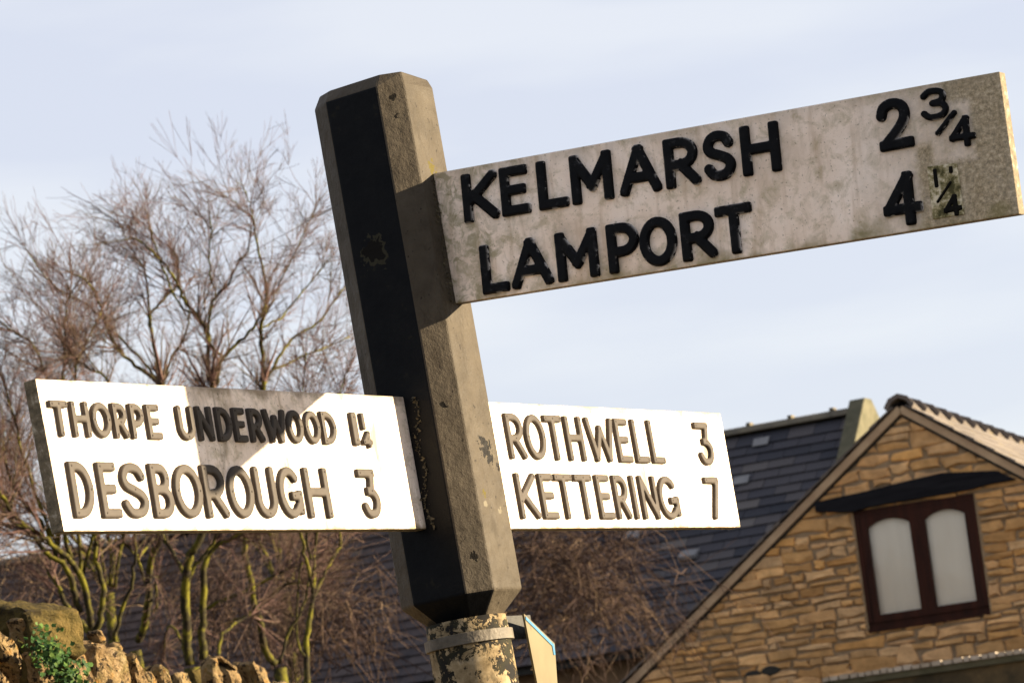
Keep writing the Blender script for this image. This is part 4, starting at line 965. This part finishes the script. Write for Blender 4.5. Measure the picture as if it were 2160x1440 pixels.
# ridge of the wall body follows the stones just below the coping
prof = [(-200, 1350), (0, 1352), (110, 1372), (230, 1420), (330, 1452), (430, 1462), (560, 1462), (700, 1470), (900, 1480)]
def wallpt(x, y): 
    d = ray(x, y); n = wn; P0 = W0; return CAM+d*((P0-CAM).dot(n)/d.dot(n))
tops = [wallpt(*p) for p in prof]
N_ = len(tops); V = []; Fc = []
for p in tops:
    V += [Vector((p.x, p.y, -0.02)), p.copy(), p-wn*0.42, Vector((p.x, p.y, -0.02))-wn*0.42]
for i in range(N_-1):
    for k in range(4): k2 = (k+1) % 4; Fc.append((4*i+k, 4*i+k2, 4*(i+1)+k2, 4*(i+1)+k))
Fc += [(3, 2, 1, 0), tuple(4*(N_-1)+k for k in range(4))]
obj('wall_body', V, Fc, M_COPE, E_wall)
def rock(poly, depth, th, seed, yaw=0.0, lean=0.0):
    """stone slab: outline at its real distance, thickness th, subdivided and roughened"""
    import bmesh
    rng = random.Random(seed); nrm = Vector((math.sin(yaw), -math.cos(yaw), 0)); P0 = at(poly[0][0], poly[0][1], depth)
    pts = [on(x, y, P0, nrm) for x, y in poly]
    bm = bmesh.new(); fr = [bm.verts.new(p+nrm*th/2) for p in pts]; bk = [bm.verts.new(p-nrm*th/2) for p in pts]; n = len(pts)
    bm.faces.new(fr); bm.faces.new(bk[::-1])
    for i in range(n): bm.faces.new((fr[i], bk[i], bk[(i+1) % n], fr[(i+1) % n]))
    bmesh.ops.recalc_face_normals(bm, faces=bm.faces)
    bmesh.ops.bevel(bm, geom=list(bm.edges), offset=0.008, segments=1, affect='EDGES')
    bmesh.ops.triangulate(bm, faces=bm.faces)
    for _ in range(3):
        es = [e for e in bm.edges if e.calc_length() > 0.022]
        if es: bmesh.ops.subdivide_edges(bm, edges=es, cuts=1); bmesh.ops.triangulate(bm, faces=bm.faces)
    bm.normal_update(); off = Vector((seed*3.1, seed*1.7, 0))
    for v in bm.verts:
        q_ = v.co*14+off; d = noise.noise(q_)*0.012+noise.noise(q_*2.7)*0.008+noise.noise(q_*6.1)*0.005
        v.co += v.normal*d
    V = [v.co.copy() for v in bm.verts]; bm.verts.index_update(); Fc = [tuple(v.index for v in f.verts) for f in bm.faces]; bm.free()
    return V, Fc
stones = [
 ([(-60, 1290), (0, 1268), (60, 1272), (112, 1284), (122, 1312), (128, 1345), (132, 1380), (60, 1400), (-60, 1400)], 8.95, .16, -42),
 ([(-60, 1350), (20, 1352), (60, 1390), (90, 1480), (-60, 1480)], 8.8, .03, -40),
 ([(60, 1350), (120, 1340), (150, 1400), (170, 1480), (100, 1480)], 8.85, .03, -40),
 ([(-40, 1340), (-24, 1330), (2, 1348), (36, 1400), (66, 1470), (40, 1480), (10, 1410)], 8.6, .06, 62),
 ([(-60, 1400), (-30, 1395), (10, 1440), (20, 1490), (-40, 1490)], 8.5, .06, 55),
 ([(22, 1303), (33, 1300), (54, 1332), (80, 1385), (106, 1470), (88, 1474), (48, 1380)], 8.7, .05, 60),
 ([(56, 1372), (66, 1370), (92, 1420), (110, 1480), (86, 1480)], 8.62, .05, 60),
 ([(106, 1284), (118, 1288), (136, 1318), (147, 1378), (160, 1470), (134, 1470), (116, 1370)], 9.0, .07, 55),
 ([(138, 1345), (170, 1350), (215, 1360), (238, 1382), (244, 1480), (150, 1480)], 9.6, .10, -40),
 ([(150, 1385), (158, 1380), (180, 1430), (186, 1490), (160, 1490)], 9.2, .06, 55),
 ([(180, 1362), (194, 1360), (224, 1396), (246, 1450), (252, 1490), (196, 1490), (186, 1420)], 9.3, .07, 35),
 ([(191, 1330), (199, 1327), (216, 1352), (207, 1358)], 9.5, .05, 50),
 ([(236, 1358), (246, 1360), (252, 1400), (260, 1470), (240, 1480)], 9.55, .06, 55),
 ([(252, 1372), (268, 1378), (284, 1410), (292, 1480), (256, 1480)], 9.9, .03, -35),
 ([(262, 1378), (270, 1376), (292, 1408), (316, 1480), (292, 1490)], 9.8, .05, 58),
 ([(292, 1420), (302, 1416), (324, 1450), (336, 1490), (304, 1490)], 9.9, .05, 55),
 ([(296, 1424), (320, 1402), (340, 1405), (346, 1440), (350, 1500), (300, 1500)], 10.3, .10, -30),
 ([(322, 1402), (336, 1402), (352, 1432), (362, 1500), (340, 1500)], 10.2, .06, 50),
 ([(370, 1420), (384, 1412), (398, 1450), (390, 1500), (360, 1500)], 10.6, .08, -20),
 ([(434, 1392), (443, 1386), (458, 1420), (476, 1500), (450, 1500)], 10.8, .05, 58),
 ([(442, 1388), (450, 1382), (474, 1393), (494, 1410), (490, 1416), (466, 1402)], 10.95, .06, 30),
 ([(452, 1398), (486, 1412), (498, 1440), (496, 1500), (460, 1500)], 11.0, .05, -38),
 ([(400, 1425), (430, 1405), (446, 1440), (450, 1500), (400, 1500)], 11.4, .12, -30),
 ([(490, 1420), (505, 1398), (526, 1397), (534, 1430), (536, 1500), (490, 1500)], 11.5, .10, -30),
 ([(518, 1396), (532, 1398), (548, 1414), (558, 1450), (562, 1500), (544, 1500), (536, 1440)], 11.4, .07, 50),
 ([(570, 1450), (600, 1436), (636, 1444), (660, 1500), (560, 1500)], 12.0, .14, -20),
 ([(660, 1450), (720, 1442), (760, 1458), (770, 1510), (660, 1510)], 12.6, .14, -20),
]
for i, (poly, dep, th, yaw) in enumerate(stones):
    V, Fc = rock(poly, dep, th, i+1, D2R(yaw)); o = obj('coping_stone', V, Fc, M_MOSSY_SHADED if i in (0, 1, 2, 16, 22) else M_COPE, E_wall, frame(V[0], wd, -wn, Z), smooth=True)
    o.data.set_sharp_from_angle(angle=D2R(38))
# ivy
rng = random.Random(77); V, Fc = [], []
for i in range(430):
    t = rng.random(); x_ = 74+t*90+rng.gauss(0, 15)+8*math.sin(t*9); y_ = 1352+t*85+rng.gauss(0, 22); P = at(x_, y_, 8.62+rng.uniform(-.09, .06)); r = rng.uniform(.004, .008)
    n_ = Vector((rng.gauss(.4, .5), rng.gauss(-.8, .4), rng.gauss(.3, .5))).normalized(); a = n_.orthogonal().normalized(); b = n_.cross(a); th = rng.uniform(0, 6.28)
    k = len(V); out_ = [(0, -1), (.75, -.7), (.95, .1), (.45, .3), (0, 1.15), (-.45, .3), (-.95, .1), (-.75, -.7)]
    for (u_, v_) in out_:
        uu, vv = u_*math.cos(th)-v_*math.sin(th), u_*math.sin(th)+v_*math.cos(th); V.append(P+a*uu*r+b*vv*r+n_*(r*.25*abs(u_)))
    Fc.append(tuple(range(k, k+8)))
E_ivy = empty('ivy', frame(at(110, 1440, 8.62), wd, -wn, Z)); tag(E_ivy, 'small patch of glossy green ivy on the coping stones', 'ivy')
obj('leaves', V, Fc, M_IVY, E_ivy)
st = []
for i in range(9):
    P = at(150, 1460, 8.68); pts = [P]
    for k in range(7): P = P+Vector((-.018+rng.gauss(0, .012), rng.gauss(0, .01), .016+rng.gauss(0, .01))); pts.append(P)
    st.append(tube(pts, 0.002, 4))
obj('vines', *join(st), M_BARK, E_ivy)
# raised bank behind the wall on which trees and scrub stand
bk0 = Wb-wn*0.2-wd*1.0
top = [bk0, bk0+wd*5.2, bk0+wd*6.6+Vector((0.5, 0.2, 0)), Vector((1.2, 18, 0)), Vector((3.5, 24, 0)), Vector((3.5, 29, 0)), Vector((-5, 30, 0)), Vector((-14, 31, 0)), Vector((-14, 12, 0))]
low = [bk0, bk0+wd*5.2, Vector((1.3, 13.5, 0)), Vector((5.5, 16.5, 0)), Vector((8, 23, 0)), Vector((8, 31.5, 0)), Vector((-5, 36, 0)), Vector((-20, 37, 0)), Vector((-20, 10, 0))]
n_ = len(top); V = []; Fc = [tuple(range(n_))]
for k in range(5):
    t = k/4
    for a, b in zip(top, low): p = a.lerp(b, t); V.append(Vector((p.x, p.y, BANK_Z*(1-t)**1.3*(1 if k else 1)-(0.05 if k == 4 else 0))))
for k in range(4):
    for i in range(n_): i2 = (i+1) % n_; Fc.append((k*n_+i, (k+1)*n_+i, (k+1)*n_+i2, k*n_+i2))
structure('bank', V, Fc, M_GRASS)
